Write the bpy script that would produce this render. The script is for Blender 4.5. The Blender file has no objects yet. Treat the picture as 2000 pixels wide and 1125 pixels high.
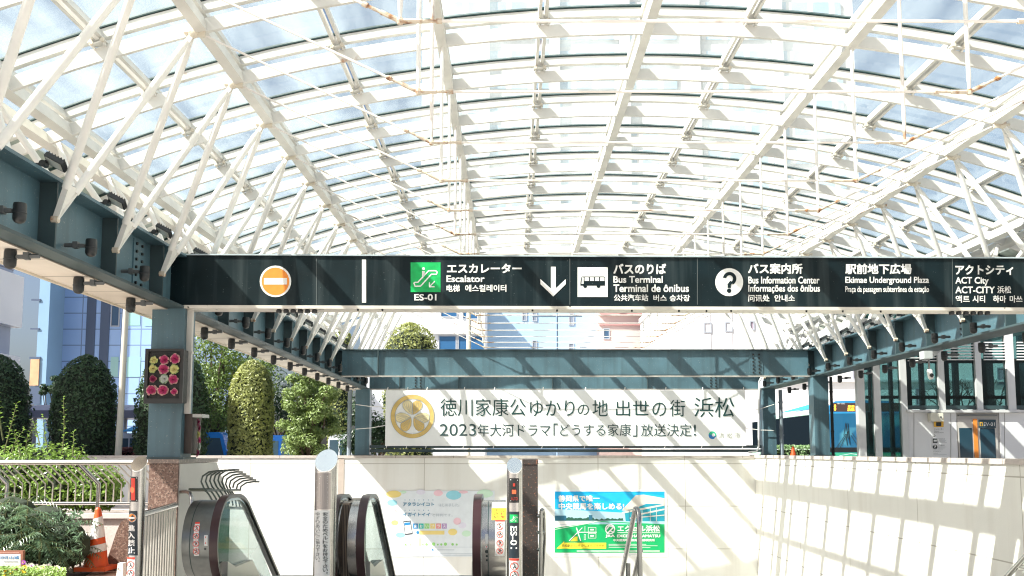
import bpy, math, random
from mathutils import Vector, Matrix
sc = bpy.context.scene
COL = sc.collection
PI = math.pi
# ------------------------------------------------------------------ camera
F, TH, CYP, YAW = 1930.0, 0.102, 683.98, 0.0008      # focal length and horizon of the photograph (in its pixels)
EYE = 1.5
cam = bpy.data.objects.new('camera', bpy.data.cameras.new('camera'))
COL.objects.link(cam)
cam.location = (0, 0, EYE)
cam.rotation_euler = (PI / 2 + TH, 0, -YAW)
cam.data.sensor_width = 36
cam.data.lens = F / 2000 * 36
cam.data.shift_y = (CYP - 562.5) / 2000
cam.data.clip_start = 0.1
cam.data.clip_end = 4000
sc.camera = cam
# ------------------------------------------------------------------ sky, sun, exposure
SUN = Vector((1.0, 0.47, -1.10)).normalized()
w = bpy.data.worlds.new('World'); sc.world = w; w.use_nodes = True
nt = w.node_tree
sky = nt.nodes.new('ShaderNodeTexSky'); sky.sky_type = 'NISHITA'; sky.sun_disc = False
sky.sun_elevation = math.asin(-SUN.z)
sky.sun_rotation = math.atan2(-SUN.x, -SUN.y)
sky.air_density = 0.8; sky.dust_density = 4.0; sky.ozone_density = 1.2
bg = nt.nodes['Background']; bg.inputs['Strength'].default_value = 0.065
nt.links.new(sky.outputs[0], bg.inputs['Color'])
sl = bpy.data.lights.new('sun', 'SUN'); sl.energy = 5.0; sl.angle = R_ = math.radians(0.5); sl.color = (1.0, 0.965, 0.905)
so = bpy.data.objects.new('sun', sl); COL.objects.link(so); so.location = (-40, -20, 45)
so.rotation_euler = SUN.to_track_quat('-Z', 'Y').to_euler()
sc.view_settings.view_transform = 'Standard'; sc.view_settings.look = 'None'
sc.view_settings.exposure = 1.45; sc.view_settings.gamma = 1
sc.render.engine = 'CYCLES'
cy = sc.cycles
cy.use_denoising = True; cy.filter_width = 1.15
cy.max_bounces = 7; cy.diffuse_bounces = 3; cy.glossy_bounces = 3; cy.transmission_bounces = 4
cy.transparent_max_bounces = 24
cy.caustics_reflective = False; cy.caustics_refractive = False
cy.sample_clamp_indirect = 6

rnd = random.Random(11)
def rr(a, b): return rnd.uniform(a, b)

# ------------------------------------------------------------------ where a pixel of the photograph lies
def ray(px, py):
    a = (px - 1000) / F; b = (CYP - py) / F
    y = math.cos(TH) - b * math.sin(TH); z = math.sin(TH) + b * math.cos(TH)
    c, s = math.cos(YAW), math.sin(YAW)
    return Vector((a * c + y * s, -a * s + y * c, z))
def at(px, py, Y):
    d = ray(px, py); return Vector((0, 0, EYE)) + d * (Y / d.y)
def hit(px, py, p0, n):
    d = ray(px, py); o = Vector((0, 0, EYE)); t = (p0 - o).dot(n) / d.dot(n); return o + d * t

# ------------------------------------------------------------------ materials
MATS = {}
def nn(m, t, **k):
    n = m.node_tree.nodes.new(t)
    for a, v in k.items(): setattr(n, a, v)
    return n
def mix(m, fac, a, b, mode='MIX'):
    n = nn(m, 'ShaderNodeMixRGB', blend_type=mode)
    for i, v in ((0, fac), (1, a), (2, b)):
        if hasattr(v, 'links') or hasattr(v, 'is_linked'): m.node_tree.links.new(v, n.inputs[i])
        elif i == 0: n.inputs[0].default_value = v
        else: n.inputs[i].default_value = (*v[:3], 1)
    return n.outputs[0]
def noise(m, scale, lo, hi, detail=4, stretch=None, seed=0.0):
    L = m.node_tree.links
    tc = nn(m, 'ShaderNodeTexCoord'); mp = nn(m, 'ShaderNodeMapping')
    L.new(tc.outputs['Object'], mp.inputs[0])
    mp.inputs['Scale'].default_value = stretch or (1, 1, 1)
    mp.inputs['Location'].default_value = (seed, seed * .7, seed * 1.3)
    nz = nn(m, 'ShaderNodeTexNoise'); nz.inputs['Scale'].default_value = scale; nz.inputs['Detail'].default_value = detail
    L.new(mp.outputs[0], nz.inputs['Vector'])
    r = nn(m, 'ShaderNodeMapRange'); r.inputs['From Min'].default_value = lo; r.inputs['From Max'].default_value = hi
    L.new(nz.outputs['Fac'], r.inputs['Value'])
    return r.outputs[0]
def M(name, col, rough=.5, metal=0, var=None, rust=None, streak=None, bump=None, grid=None, emit=None, spec=.5, coat=0, speckle=None):
    """one procedural material: base colour, mottling, streaks, rust, panel joints, bump"""
    if name in MATS: return MATS[name]
    m = bpy.data.materials.new(name); m.use_nodes = True; MATS[name] = m
    L = m.node_tree.links; b = m.node_tree.nodes['Principled BSDF']
    b.inputs['Roughness'].default_value = rough; b.inputs['Metallic'].default_value = metal
    b.inputs['Specular IOR Level'].default_value = spec
    if coat: b.inputs['Coat Weight'].default_value = coat; b.inputs['Coat Roughness'].default_value = .08
    out = None; c = col
    if var:
        sc_, amt = var[0], var[1]
        dark = tuple(x * (1 - amt) for x in col); lite = tuple(min(1, x * (1 + amt * .6)) for x in col)
        c = mix(m, noise(m, sc_, .3, .7, 5), dark, lite)
    if speckle:
        for k, (s_, cc, lo, hi) in enumerate(speckle): c = mix(m, noise(m, s_, lo, hi, 2, seed=k * 3.1), c, cc)
    if streak:
        sc_, amt, cc = streak
        f = noise(m, sc_, .5, .75, 4, (1, 1, .06), 5.0)
        mm = nn(m, 'ShaderNodeMath', operation='MULTIPLY'); L.new(f, mm.inputs[0]); mm.inputs[1].default_value = amt
        c = mix(m, mm.outputs[0], c, cc)
    if rust:
        sc_, lo, hi = rust
        f = noise(m, sc_, lo, hi, 6, seed=9)
        c = mix(m, f, c, mix(m, noise(m, sc_ * 2, .35, .65), (.16, .055, .022), (.42, .19, .07)))
    if grid:
        ax, sw, sh, line, lc = grid
        tc = nn(m, 'ShaderNodeTexCoord'); sx = nn(m, 'ShaderNodeSeparateXYZ'); cx = nn(m, 'ShaderNodeCombineXYZ')
        L.new(tc.outputs['Object'], sx.inputs[0])
        L.new(sx.outputs[ax[0]], cx.inputs[0]); L.new(sx.outputs[ax[1]], cx.inputs[1])
        bt = nn(m, 'ShaderNodeTexBrick'); bt.offset = grid[5] if len(grid) > 5 else 0.0
        L.new(cx.outputs[0], bt.inputs['Vector'])
        bt.inputs['Scale'].default_value = 1; bt.inputs['Brick Width'].default_value = sw; bt.inputs['Row Height'].default_value = sh
        bt.inputs['Mortar Size'].default_value = line; bt.inputs['Mortar Smooth'].default_value = .1
        bt.inputs['Color1'].default_value = (0, 0, 0, 1); bt.inputs['Color2'].default_value = (.06, .06, .06, 1); bt.inputs['Mortar'].default_value = (1, 1, 1, 1)
        c = mix(m, bt.outputs['Color'], c, lc)
    if hasattr(c, 'is_linked'): L.new(c, b.inputs['Base Color'])
    else: b.inputs['Base Color'].default_value = (*c, 1)
    if bump:
        bp = nn(m, 'ShaderNodeBump'); bp.inputs['Strength'].default_value = bump[1]; bp.inputs['Distance'].default_value = .02
        L.new(noise(m, bump[0], 0, 1, 5), bp.inputs['Height']); L.new(bp.outputs[0], b.inputs['Normal'])
    if emit:
        b.inputs['Emission Color'].default_value = (*emit[0], 1); b.inputs['Emission Strength'].default_value = emit[1]
    return m
def glass_mat(name, tint, transp, dust, gloss, dustcol=(.85, .88, .88), rough=.03):
    m = bpy.data.materials.new(name); m.use_nodes = True; MATS[name] = m
    n = m.node_tree.nodes; L = m.node_tree.links; n.remove(n['Principled BSDF'])
    t = nn(m, 'ShaderNodeBsdfTransparent'); t.inputs[0].default_value = (*tint, 1)
    d = nn(m, 'ShaderNodeBsdfTranslucent'); d.inputs[0].default_value = (*dustcol, 1)
    g = nn(m, 'ShaderNodeBsdfGlossy'); g.inputs['Roughness'].default_value = rough
    f = nn(m, 'ShaderNodeLayerWeight'); f.inputs['Blend'].default_value = .5
    pw = nn(m, 'ShaderNodeMath', operation='POWER'); pw.inputs[1].default_value = 4; L.new(f.outputs['Facing'], pw.inputs[0])
    ml = nn(m, 'ShaderNodeMath', operation='MULTIPLY_ADD'); ml.inputs[1].default_value = gloss * .8; ml.inputs[2].default_value = gloss * .045; L.new(pw.outputs[0], ml.inputs[0])
    nz = noise(m, 1.1, .3, .75, 5, (2.2, .35, 1)); md = nn(m, 'ShaderNodeMath', operation='MULTIPLY_ADD'); md.inputs[1].default_value = dust * 1.3; md.inputs[2].default_value = dust * .35; L.new(nz, md.inputs[0])
    m1 = nn(m, 'ShaderNodeMixShader'); L.new(md.outputs[0], m1.inputs[0]); L.new(t.outputs[0], m1.inputs[1]); L.new(d.outputs[0], m1.inputs[2])
    m2 = nn(m, 'ShaderNodeMixShader'); L.new(ml.outputs[0], m2.inputs[0]); L.new(m1.outputs[0], m2.inputs[1]); L.new(g.outputs[0], m2.inputs[2])
    L.new(m2.outputs[0], n['Material Output'].inputs['Surface'])
    return m
WHITE = M('white_paint', (.70, .685, .645), .45, var=(2.5, .14), rust=(3.0, .70, .78))
WTUBE = M('white_tube_paint', (.80, .79, .76), .4, var=(4, .08), rust=(5.0, .72, .8))
ROD = M('rusting_white_rod', (.78, .74, .70), .5, rust=(3.4, .60, .74))
FITTING = M('rusty_fitting', (.62, .54, .44), .6, rust=(16, .48, .66))
NODEM = M('cream_cast_node', (.66, .60, .50), .5, rust=(9, .6, .75))
GASKET = M('dark_green_gasket', (.012, .035, .035), .4)
STEEL = M('slate_blue_steel_paint', (.080, .155, .195), .45, var=(1.6, .25), streak=(7, .5, (.045, .07, .08)), speckle=[(45, (.24, .27, .27), .68, .72)])
STEELD = M('dark_slate_steel_paint', (.045, .075, .085), .5, var=(1.6, .25), streak=(6, .4, (.035, .05, .052)))
SOFFIT = M('cream_soffit_panel', (.80, .74, .66), .6, var=(1.5, .12), grid=((1, 0), .9, 5.0, .012, (.25, .22, .19)))
BLACK = M('black_fixture_paint', (.015, .018, .02), .4)
SIGNB = M('weathered_black_sign', (.004, .013, .017), .5, var=(3, .3), streak=(6, .45, (.07, .09, .095)), speckle=[(60, (.14, .16, .16), .72, .78)], spec=.2)
LETTER = M('white_lettering', (.80, .80, .78), .5, var=(30, .08))
LETTERK = M('black_lettering', (.012, .02, .022), .5)
TEALTX = M('dark_teal_print', (.006, .045, .045), .6)
CREAMW = M('cream_stone_panel', (.76, .75, .715), .6, var=(.7, .06), bump=(40, .1), streak=(3.0, .35, (.52, .47, .40)), grid=((0, 2), 2.4, 1.16, .010, (.42, .39, .34)))
CREAMR = M('cream_stone_panel_side', (.76, .745, .70), .6, var=(.7, .05), bump=(40, .1), streak=(3.0, .3, (.52, .48, .42)), grid=((1, 2), 3.4, 1.16, .010, (.42, .39, .34)))
COPING = M('grey_coping_stone', (.48, .43, .39), .6, var=(8, .15), grid=((0, 1), 1.6, 9, .008, (.2, .17, .15)))
COPINGR = M('grey_coping_stone_side', (.50, .44, .41), .6, var=(8, .15), grid=((1, 0), 1.6, 9, .008, (.2, .17, .15)))
GRANR = M('brown_granite', (.15, .092, .07), .45, speckle=[(38, (.27, .19, .15), .5, .6), (52, (.05, .035, .03), .56, .64), (18, (.11, .06, .045), .52, .66)])
GRAND = M('dark_granite', (.055, .042, .038), .35, speckle=[(38, (.30, .12, .07), .62, .7), (55, (.15, .14, .135), .64, .7)])
STAIN = M('brushed_stainless', (.48, .465, .45), .25, 1, var=(20, .08))
STAIND = M('brushed_stainless_rail', (.34, .34, .335), .22, 1)
MIRROR = M('polished_steel_cap', (.86, .88, .88), .16, 1)
RUBBER = M('dark_red_handrail_belt', (.035, .012, .015), .3, spec=.5)
BLACKG = M('black_glossy_panel', (.010, .012, .014), .15)
CONCR = M('grey_plaza_paving', (.46, .43, .39), .8, var=(2, .15), grid=((0, 1), .6, .6, .006, (.18, .17, .16)))
ROOFGLASS = glass_mat('dusty_roof_glass', (.93, .985, .93), 1, .16, .5, (.80, .93, .92))
CLEARGLASS = glass_mat('green_tint_glass', (.28, .44, .44), 1, .03, 1.0)
BALGLASS = glass_mat('balustrade_glass', (.80, .88, .87), 1, .22, .16)
# ------------------------------------------------------------------ mesh builder
ORG = {}
class MB:
    def __init__(s): s.v = []; s.f = []; s.m = []
    def add(s, vs, fs, mi=0):
        n = len(s.v); s.v += [tuple(v) for v in vs]; s.f += [tuple(i + n for i in f) for f in fs]; s.m += [mi] * len(fs); return s
    def box(s, a, b, mi=0):
        x0, y0, z0 = a; x1, y1, z1 = b
        return s.add([(x0, y0, z0), (x1, y0, z0), (x1, y1, z0), (x0, y1, z0), (x0, y0, z1), (x1, y0, z1), (x1, y1, z1), (x0, y1, z1)],
                     [(0, 3, 2, 1), (4, 5, 6, 7), (0, 1, 5, 4), (1, 2, 6, 5), (2, 3, 7, 6), (3, 0, 4, 7)], mi)
    def bar(s, p, q, wd, ht, up=(0, 0, 1), mi=0):
        p, q = Vector(p), Vector(q); d = (q - p).normalized(); u = Vector(up); sd = d.cross(u).normalized(); u = sd.cross(d)
        vs = [c + sd * a * wd / 2 + u * b * ht / 2 for c in (p, q) for a, b in ((-1, -1), (1, -1), (1, 1), (-1, 1))]
        return s.add(vs, [(0, 1, 2, 3), (7, 6, 5, 4), (0, 4, 5, 1), (1, 5, 6, 2), (2, 6, 7, 3), (3, 7, 4, 0)], mi)
    def tube(s, pts, r, seg=8, mi=0, caps=True):
        pts = [Vector(p) for p in pts]; n = len(pts); rs = r if isinstance(r, (list, tuple)) else [r] * n
        ring = []; prev = None
        for i, p in enumerate(pts):
            d = (pts[min(i + 1, n - 1)] - pts[max(i - 1, 0)]).normalized()
            if prev is None: u = d.orthogonal().normalized()
            else: u = (prev - d * prev.dot(d)).normalized()
            prev = u; v = d.cross(u)
            ring += [p + (u * math.cos(2 * PI * k / seg) + v * math.sin(2 * PI * k / seg)) * rs[i] for k in range(seg)]
        fs = [(i * seg + k, i * seg + (k + 1) % seg, (i + 1) * seg + (k + 1) % seg, (i + 1) * seg + k) for i in range(n - 1) for k in range(seg)]
        if caps: fs += [tuple(range(seg))[::-1], tuple(range((n - 1) * seg, n * seg))]
        return s.add(ring, fs, mi)
    def lathe(s, prof, c=(0, 0, 0), seg=16, axis='z', mi=0):
        c = Vector(c); vs = []; n = len(prof)
        for r, z in prof:
            for k in range(seg):
                a = 2 * PI * k / seg; p = (r * math.cos(a), r * math.sin(a), z)
                if axis == 'y': p = (p[0], p[2], p[1])
                if axis == 'x': p = (p[2], p[0], p[1])
                vs.append(c + Vector(p))
        fs = [(i * seg + k, i * seg + (k + 1) % seg, (i + 1) * seg + (k + 1) % seg, (i + 1) * seg + k) for i in range(n - 1) for k in range(seg)]
        fs += [tuple(range(seg))[::-1], tuple(range((n - 1) * seg, n * seg))]
        return s.add(vs, fs, mi)
    def ball(s, c, r, seg=10, mi=0, sz=None):
        c = Vector(c); sz = sz or (1, 1, 1); vs = []; rows = seg // 2 + 1
        for i in range(rows):
            t = PI * i / (rows - 1); t = min(max(t, .05), PI - .05)
            for k in range(seg):
                a = 2 * PI * k / seg
                vs.append(c + Vector((math.sin(t) * math.cos(a) * sz[0], math.sin(t) * math.sin(a) * sz[1], math.cos(t) * sz[2])) * r)
        fs = [(i * seg + k, (i + 1) * seg + k, (i + 1) * seg + (k + 1) % seg, i * seg + (k + 1) % seg) for i in range(rows - 1) for k in range(seg)]
        return s.add(vs, fs, mi)
    def prism(s, poly, o, u, v, dep, mi=0):
        """polygon (2D) in the plane o + a*u + b*v, thickened along dep"""
        o, u, v, dep = Vector(o), Vector(u), Vector(v), Vector(dep); n = len(poly)
        f = [o + u * a + v * b for a, b in poly]
        vs = f + [p + dep for p in f]
        return s.add(vs, [tuple(range(n)), tuple(range(n, 2 * n))[::-1]] + [(i, i + n, (i + 1) % n + n, (i + 1) % n) for i in range(n)], mi)
    def build(s, name, mats, parent=None, smooth=False):
        me = bpy.data.meshes.new(name); o = bpy.data.objects.new(name, me); COL.objects.link(o)
        org = Vector((0, 0, 0))
        if parent is not None: o.parent = parent; org = ORG.get(parent.name, Vector((0, 0, 0)))
        ORG[o.name] = org
        me.from_pydata([(x - org.x, y - org.y, z - org.z) for x, y, z in s.v], [], s.f)
        for q in (mats if isinstance(mats, (list, tuple)) else [mats]): me.materials.append(q)
        me.polygons.foreach_set('material_index', s.m)
        if smooth: me.polygons.foreach_set('use_smooth', [True] * len(s.f))
        me.update()
        return o
def tag(o, label=None, cat=None, group=None, kind=None):
    if label: o['label'] = label
    if cat: o['category'] = cat
    if group: o['group'] = group
    if kind: o['kind'] = kind
    return o
def thing(name, label, cat, loc=(0, 0, 0), group=None):
    o = bpy.data.objects.new(name, None); COL.objects.link(o); o.location = loc; o.empty_display_size = .2
    ORG[o.name] = Vector(loc); return tag(o, label, cat, group)
KIDS = {}
def kids(o): return [c for c in bpy.data.objects if c.parent == o]
def copy_tree(o, parent=None, cache={}):
    c = o.copy(); COL.objects.link(c)
    if parent is not None: c.parent = parent
    if o.name not in cache: cache[o.name] = kids(o)
    for ch in cache[o.name]: copy_tree(ch, c)
    return c
def smoothby(o, deg=35):
    me = o.data; me.polygons.foreach_set('use_smooth', [True] * len(me.polygons))
    me.set_sharp_from_angle(angle=math.radians(deg)); return o
# ------------------------------------------------------------------ lettering: font outlines turned into flat meshes
TXC = bpy.data.curves.new('lettering', 'FONT'); TXO = bpy.data.objects.new('lettering', TXC); COL.objects.link(TXO)
GLY = {}
def glyphs(body, bold=0.0):
    """outline mesh in a unit box; weight is added by overlaying slightly shifted copies (third value: layer)"""
    if body not in GLY:
        TXC.body = body; TXC.offset = 0; TXC.resolution_u = 3; TXC.size = 1
        dg = bpy.context.evaluated_depsgraph_get(); dg.update()
        me = bpy.data.meshes.new_from_object(TXO.evaluated_get(dg))
        GLY[body] = ([Vector(v.co) for v in me.vertices], [tuple(q.vertices) for q in me.polygons]); bpy.data.meshes.remove(me)
    vs, fs = GLY[body]
    x0 = min(v.x for v in vs); x1 = max(v.x for v in vs); y0 = min(v.y for v in vs); y1 = max(v.y for v in vs)
    sh = [(0, 0)] if bold < .012 else [(-bold, -bold), (bold, -bold), (bold, bold), (-bold, bold)]
    bo = 0 if bold < .012 else bold; W, H = x1 - x0 + 2 * bo, y1 - y0 + 2 * bo; ov, of = [], []
    for i, (dx, dy) in enumerate(sh):
        n = len(ov); ov += [((v.x + dx + bo - x0) / W, (v.y + dy + bo - y0) / H, i * .12) for v in vs]; of += [tuple(q + n for q in f) for f in fs]
    return ov, of
class Board:
    """a flat face: place marks on it by the photograph's pixels, lift them off the face along its normal"""
    def __init__(s, p0, n, lift=.003): s.p0 = Vector(p0); s.n = Vector(n).normalized(); s.lift = lift
    def p(s, px, py, k=1): return hit(px, py, s.p0 + s.n * s.lift * k, s.n)
    def text(s, mb, body, box, bold=.02, mi=0, k=1):
        vs, fs = glyphs(body, bold); x0, y0, x1, y1 = box
        return mb.add([s.p(x0 + a * (x1 - x0), y1 - b * (y1 - y0), k + e) for a, b, e in vs], fs, mi)
    def vtext(s, mb, body, box, bold=.02, mi=0, k=1):
        n = len(body); x0, y0, x1, y1 = box; hh = (y1 - y0) / n
        for i, ch in enumerate(body):
            pad = hh * .07
            if ch in '。、': s.text(mb, ch, (x1 - (x1 - x0) * .35, y0 + i * hh + pad, x1, y0 + i * hh + hh * .4), bold, mi, k)
            elif ch == 'ー': s.poly(mb, [(.5 * (x0 + x1) - .6, y0 + i * hh + pad), (.5 * (x0 + x1) + .6, y0 + i * hh + pad), (.5 * (x0 + x1) + .6, y0 + i * hh + hh - pad), (.5 * (x0 + x1) - .6, y0 + i * hh + hh - pad)], mi, k)
            elif ch != ' ': s.text(mb, ch, (x0, y0 + i * hh + pad, x1, y0 + i * hh + hh - pad), bold, mi, k)
    def poly(s, mb, pts, mi=0, k=1): return mb.add([s.p(x, y, k) for x, y in pts], [tuple(range(len(pts)))], mi)
    def rect(s, mb, x0, y0, x1, y1, mi=0, k=1): return s.poly(mb, [(x0, y1), (x1, y1), (x1, y0), (x0, y0)], mi, k)
    def disc(s, mb, x, y, r, mi=0, k=1, n=28, ry=None):
        ry = ry or r
        return s.poly(mb, [(x + r * math.cos(2 * PI * i / n), y - ry * math.sin(2 * PI * i / n)) for i in range(n)], mi, k)
    def ring(s, mb, x, y, r0, r1, mi=0, k=1, n=28, a0=0, a1=2 * PI):
        vs = []; 
        for i in range(n + 1):
            a = a0 + (a1 - a0) * i / n
            vs += [s.p(x + r0 * math.cos(a), y - r0 * math.sin(a), k), s.p(x + r1 * math.cos(a), y - r1 * math.sin(a), k)]
        return mb.add(vs, [(2 * i, 2 * i + 1, 2 * i + 3, 2 * i + 2) for i in range(n)], mi)
    def line(s, mb, pts, wd, mi=0, k=1, closed=False):
        pts = [Vector((x, y)) for x, y in pts]
        if closed: pts = pts + [pts[0]]
        for i, (a, b) in enumerate(zip(pts, pts[1:])):
            d = (b - a)
            if d.length < 1e-6: continue
            d.normalize(); nrm = Vector((-d.y, d.x)) * wd / 2; e = d * wd * .3
            s.poly(mb, [(a - e + nrm)[:], (b + e + nrm)[:], (b + e - nrm)[:], (a - e - nrm)[:]], mi, k + .05 * (i % 2))
NY = (0, -1, 0)
# ================================================================== the setting
RWX, FWY, LWX = 6.75, 27.5, -8.5           # inner faces of the stairwell walls
WT = EYE - .115                            # top of the walls
g = MB()
gx = [-900, LWX, -4.0, RWX, 900]; gy = [-300, 11.4, 13.6, FWY, 1500]
for i in range(4):
    for j in range(4):
        if (j == 1 and i == 2) or (j == 2 and i in (1, 2)): continue
        g.add([(gx[i], gy[j], 0), (gx[i + 1], gy[j], 0), (gx[i + 1], gy[j + 1], 0), (gx[i], gy[j + 1], 0)], [(0, 1, 2, 3)])
tag(g.build('plaza_ground', CONCR), kind='structure')
g = MB(); g.add([(-200, 36, .004), (200, 36, .004), (200, 48, .004), (-200, 48, .004)], [(0, 1, 2, 3)])
for k in range(-20, 21): g.add([(k * 8, 41.9, .008), (k * 8 + 4, 41.9, .008), (k * 8 + 4, 42.1, .008), (k * 8, 42.1, .008)], [(0, 1, 2, 3)], 1)
tag(g.build('road', [M('asphalt', (.05, .05, .052), .9, var=(3, .2)), M('road_paint', (.75, .75, .72), .7)]), kind='structure')
g = MB(); g.box((-40, 35.6, 0), (60, 36, .13)); tag(g.build('kerb', COPING), kind='structure')
# stairwell floor, steps down and the sloping ground beneath the escalators
g = MB(); g.box((LWX, 13.6, -5.3), (RWX, FWY, -5.0)); g.box((-3.995, 11.4, -5.3), (RWX, 13.6, -5.0)); g.box((LWX - .3, 13.6, -5), (LWX, FWY, -.01)); g.box((LWX, 13.3, -5), (-4.0, 13.6, -.01)); g.box((-4.3, 11.4, -5), (-4.0, 13.3, -.01)); g.box((-4.0, 11.1, -5), (RWX, 11.4, -.01))
tag(g.build('stairwell_floor', CREAMR), kind='structure')
g = MB()
for k in range(30): g.box((.45, 11.4 + k * .3, -5.0), (RWX - .002, 11.7 + k * .3, -.17 * (k + 1) + .1))
tag(g.build('stair_flight', CONCR), 'flight of grey stone steps going down between the escalators and side wall', 'stairs')
# ------------------------------------------------------------------ walls of the stairwell
fw = thing('retaining_wall', 'long cream stone panel wall across the back under the banner', 'wall', (0, FWY, 0))
g = MB(); g.box((-22, FWY, -5.2), (RWX, FWY + .45, WT - .07)); g.build('wall_panel', CREAMW, fw)
g = MB(); g.box((-22, FWY - .025, WT - .07), (RWX - .03, FWY + .5, WT)); g.build('coping', COPING, fw)
g = MB(); g.box((-4.78, FWY - .012, -5.2), (-4.62, FWY, WT - .07)); g.build('joint_cover', M('brown_joint', (.42, .36, .31), .6, var=(5, .1)), fw)
rw = thing('side_wall', 'tall cream stone side wall striped by roof shadows, right of the stairs', 'wall', (RWX, 20, 0))
g = MB(); g.box((RWX, -2, -5.2), (RWX + .45, FWY + .45, WT - .06)); g.build('wall_panel', CREAMR, rw)
g = MB(); g.box((RWX - .03, -2, WT - .06), (RWX + .5, FWY + .5, WT + .012)); g.build('coping', COPINGR, rw)
# ================================================================== glass canopy
XC, AP, RAD, RY0, RP = 1.513, 4.632 + EYE, 17.9, 9.27, 1.3498
K0, K1 = -5, 14
def arc(s, up=0.0):
    a = s / RAD; return Vector((XC + (RAD + up) * math.sin(a), 0, AP - RAD + (RAD + up) * math.cos(a)))
def sx(x): return RAD * math.asin((x - XC) / RAD)
SE = 8.35
SP = [-6.54, -4.57, -2.29, 0, 2.29, 4.57, 6.54]
SB = [-7.5, -5.55, -3.43, -1.145, 1.145, 3.43, 5.55, 7.5]
YA, YB = RY0 + RP * K0 - .3, RY0 + RP * K1 + .25
cn = thing('glass_canopy', 'vaulted glass roof on curved white steel ribs and struts', 'canopy', (XC, 16, 0))
def ribY(k): return RY0 + RP * k
def arcplate(mb, s0, s1, n, r0, r1, y0, y1, mi=0):
    for i in range(n):
        a, b = s0 + (s1 - s0) * i / n, s0 + (s1 - s0) * (i + 1) / n
        vs = []
        for s in (a, b):
            for r in (r0, r1):
                for y in (y0, y1):
                    p = arc(s, r); vs.append((p.x, y, p.z))
        # order: a r0 y0, a r0 y1, a r1 y0, a r1 y1, b ...
        f = [(0, 4, 5, 1), (2, 3, 7, 6), (0, 2, 6, 4), (1, 5, 7, 3)]
        if i == 0: f.append((0, 1, 3, 2))
        if i == n - 1: f.append((4, 6, 7, 5))
        mb.add(vs, f, mi)
NX1, NX5 = sx(-3.037), sx(6.058)
for k in range(K0, K1 + 1):
    y = ribY(k)
    b = MB(); arcplate(b, -SE, SE, 40, 0, .138, y - .022, y + .022)
    rib = b.build('rib', WHITE, cn)
    t = MB(); arcplate(t, -SE, SE, 40, .208, .302, y - .035, y + .035); t.build('transom', WHITE, rib)
    t = MB(); arcplate(t, -SE, SE, 40, .3065, .335, y - .048, y + .048); t.build('gasket', GASKET, rib)
    if -3 < k < K1:
        for s in SB[1:-1]:
            t = MB()
            for d in (-.055, .055):
                pp = arc(s + d, .12); q = arc(s + d, .21)
                t.bar((pp.x, y - .05, pp.z), (q.x, y - .05, q.z), .018, .05, (0, 1, 0))
                t.lathe([(.022, -.012), (.022, .012)], (arc(s + d, .165).x, y - .088, arc(s + d, .165).z), 6, 'y', 1)
            t.bar((arc(s - .08, .155).x, y - .05, arc(s - .08, .155).z), (arc(s + .08, .155).x, y - .05, arc(s + .08, .155).z), .08, .012, (0, 0, 1))
            t.build('bracket', [WHITE, NODEM], rib)
for s in SP:
    b = MB(); a = math.atan(0)
    w_ = .052
    vs = []
    for (ds, r) in ((-w_, -.004), (w_, -.004), (w_, .152), (-w_, .152)):
        p = arc(s + ds, r); vs.append(p)
    b.add([(p.x, YA, p.z) for p in vs] + [(p.x, YB, p.z) for p in vs], [(0, 1, 2, 3), (7, 6, 5, 4), (0, 4, 5, 1), (1, 5, 6, 2), (2, 6, 7, 3), (3, 7, 4, 0)])
    pu = b.build('purlin', WHITE, cn)
    b = MB()
    for e in (-.045, .045): b.bar((arc(s + e, .252).x, YA, arc(s + e, .252).z), (arc(s + e, .252).x, YB, arc(s + e, .252).z), .035, .096, arc(s, 1) - arc(s))
    b.build('glazing_rail', WHITE, pu)
    if abs(s) > 6:
        b = MB(); sg = 1 if s > 0 else -1
        b.bar((arc(s + sg * .26, .07).x, YA, arc(s + sg * .26, .07).z), (arc(s + sg * .26, .07).x, YB, arc(s + sg * .26, .07).z), .1, .14, arc(s, 1) - arc(s)); b.build('edge_beam', WHITE, pu)
for s in SB:
    b = MB()
    for e in (-.036, .036):
        p = arc(s + e, .252); b.bar((p.x, YA, p.z), (p.x, YB, p.z), .034, .094, arc(s, 1) - arc(s))
    b.build('glazing_bar', WHITE, cn)
alls = sorted(SP + SB) ; alls = [-SE] + alls + [SE]
for k in range(K0, K1):
    b = MB(); y0, y1 = ribY(k) + .02, ribY(k + 1) - .02
    for a, c in zip(alls, alls[1:]):
        for i in range(2):
            p, q = arc(a + .02 + (c - a - .04) * i / 2, .32), arc(a + .02 + (c - a - .04) * (i + 1) / 2, .32)
            b.add([(p.x, y0, p.z), (q.x, y0, q.z), (q.x, y1, q.z), (p.x, y1, p.z)], [(0, 1, 2, 3)])
    b.build('glass_pane', ROOFGLASS, cn)
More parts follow.
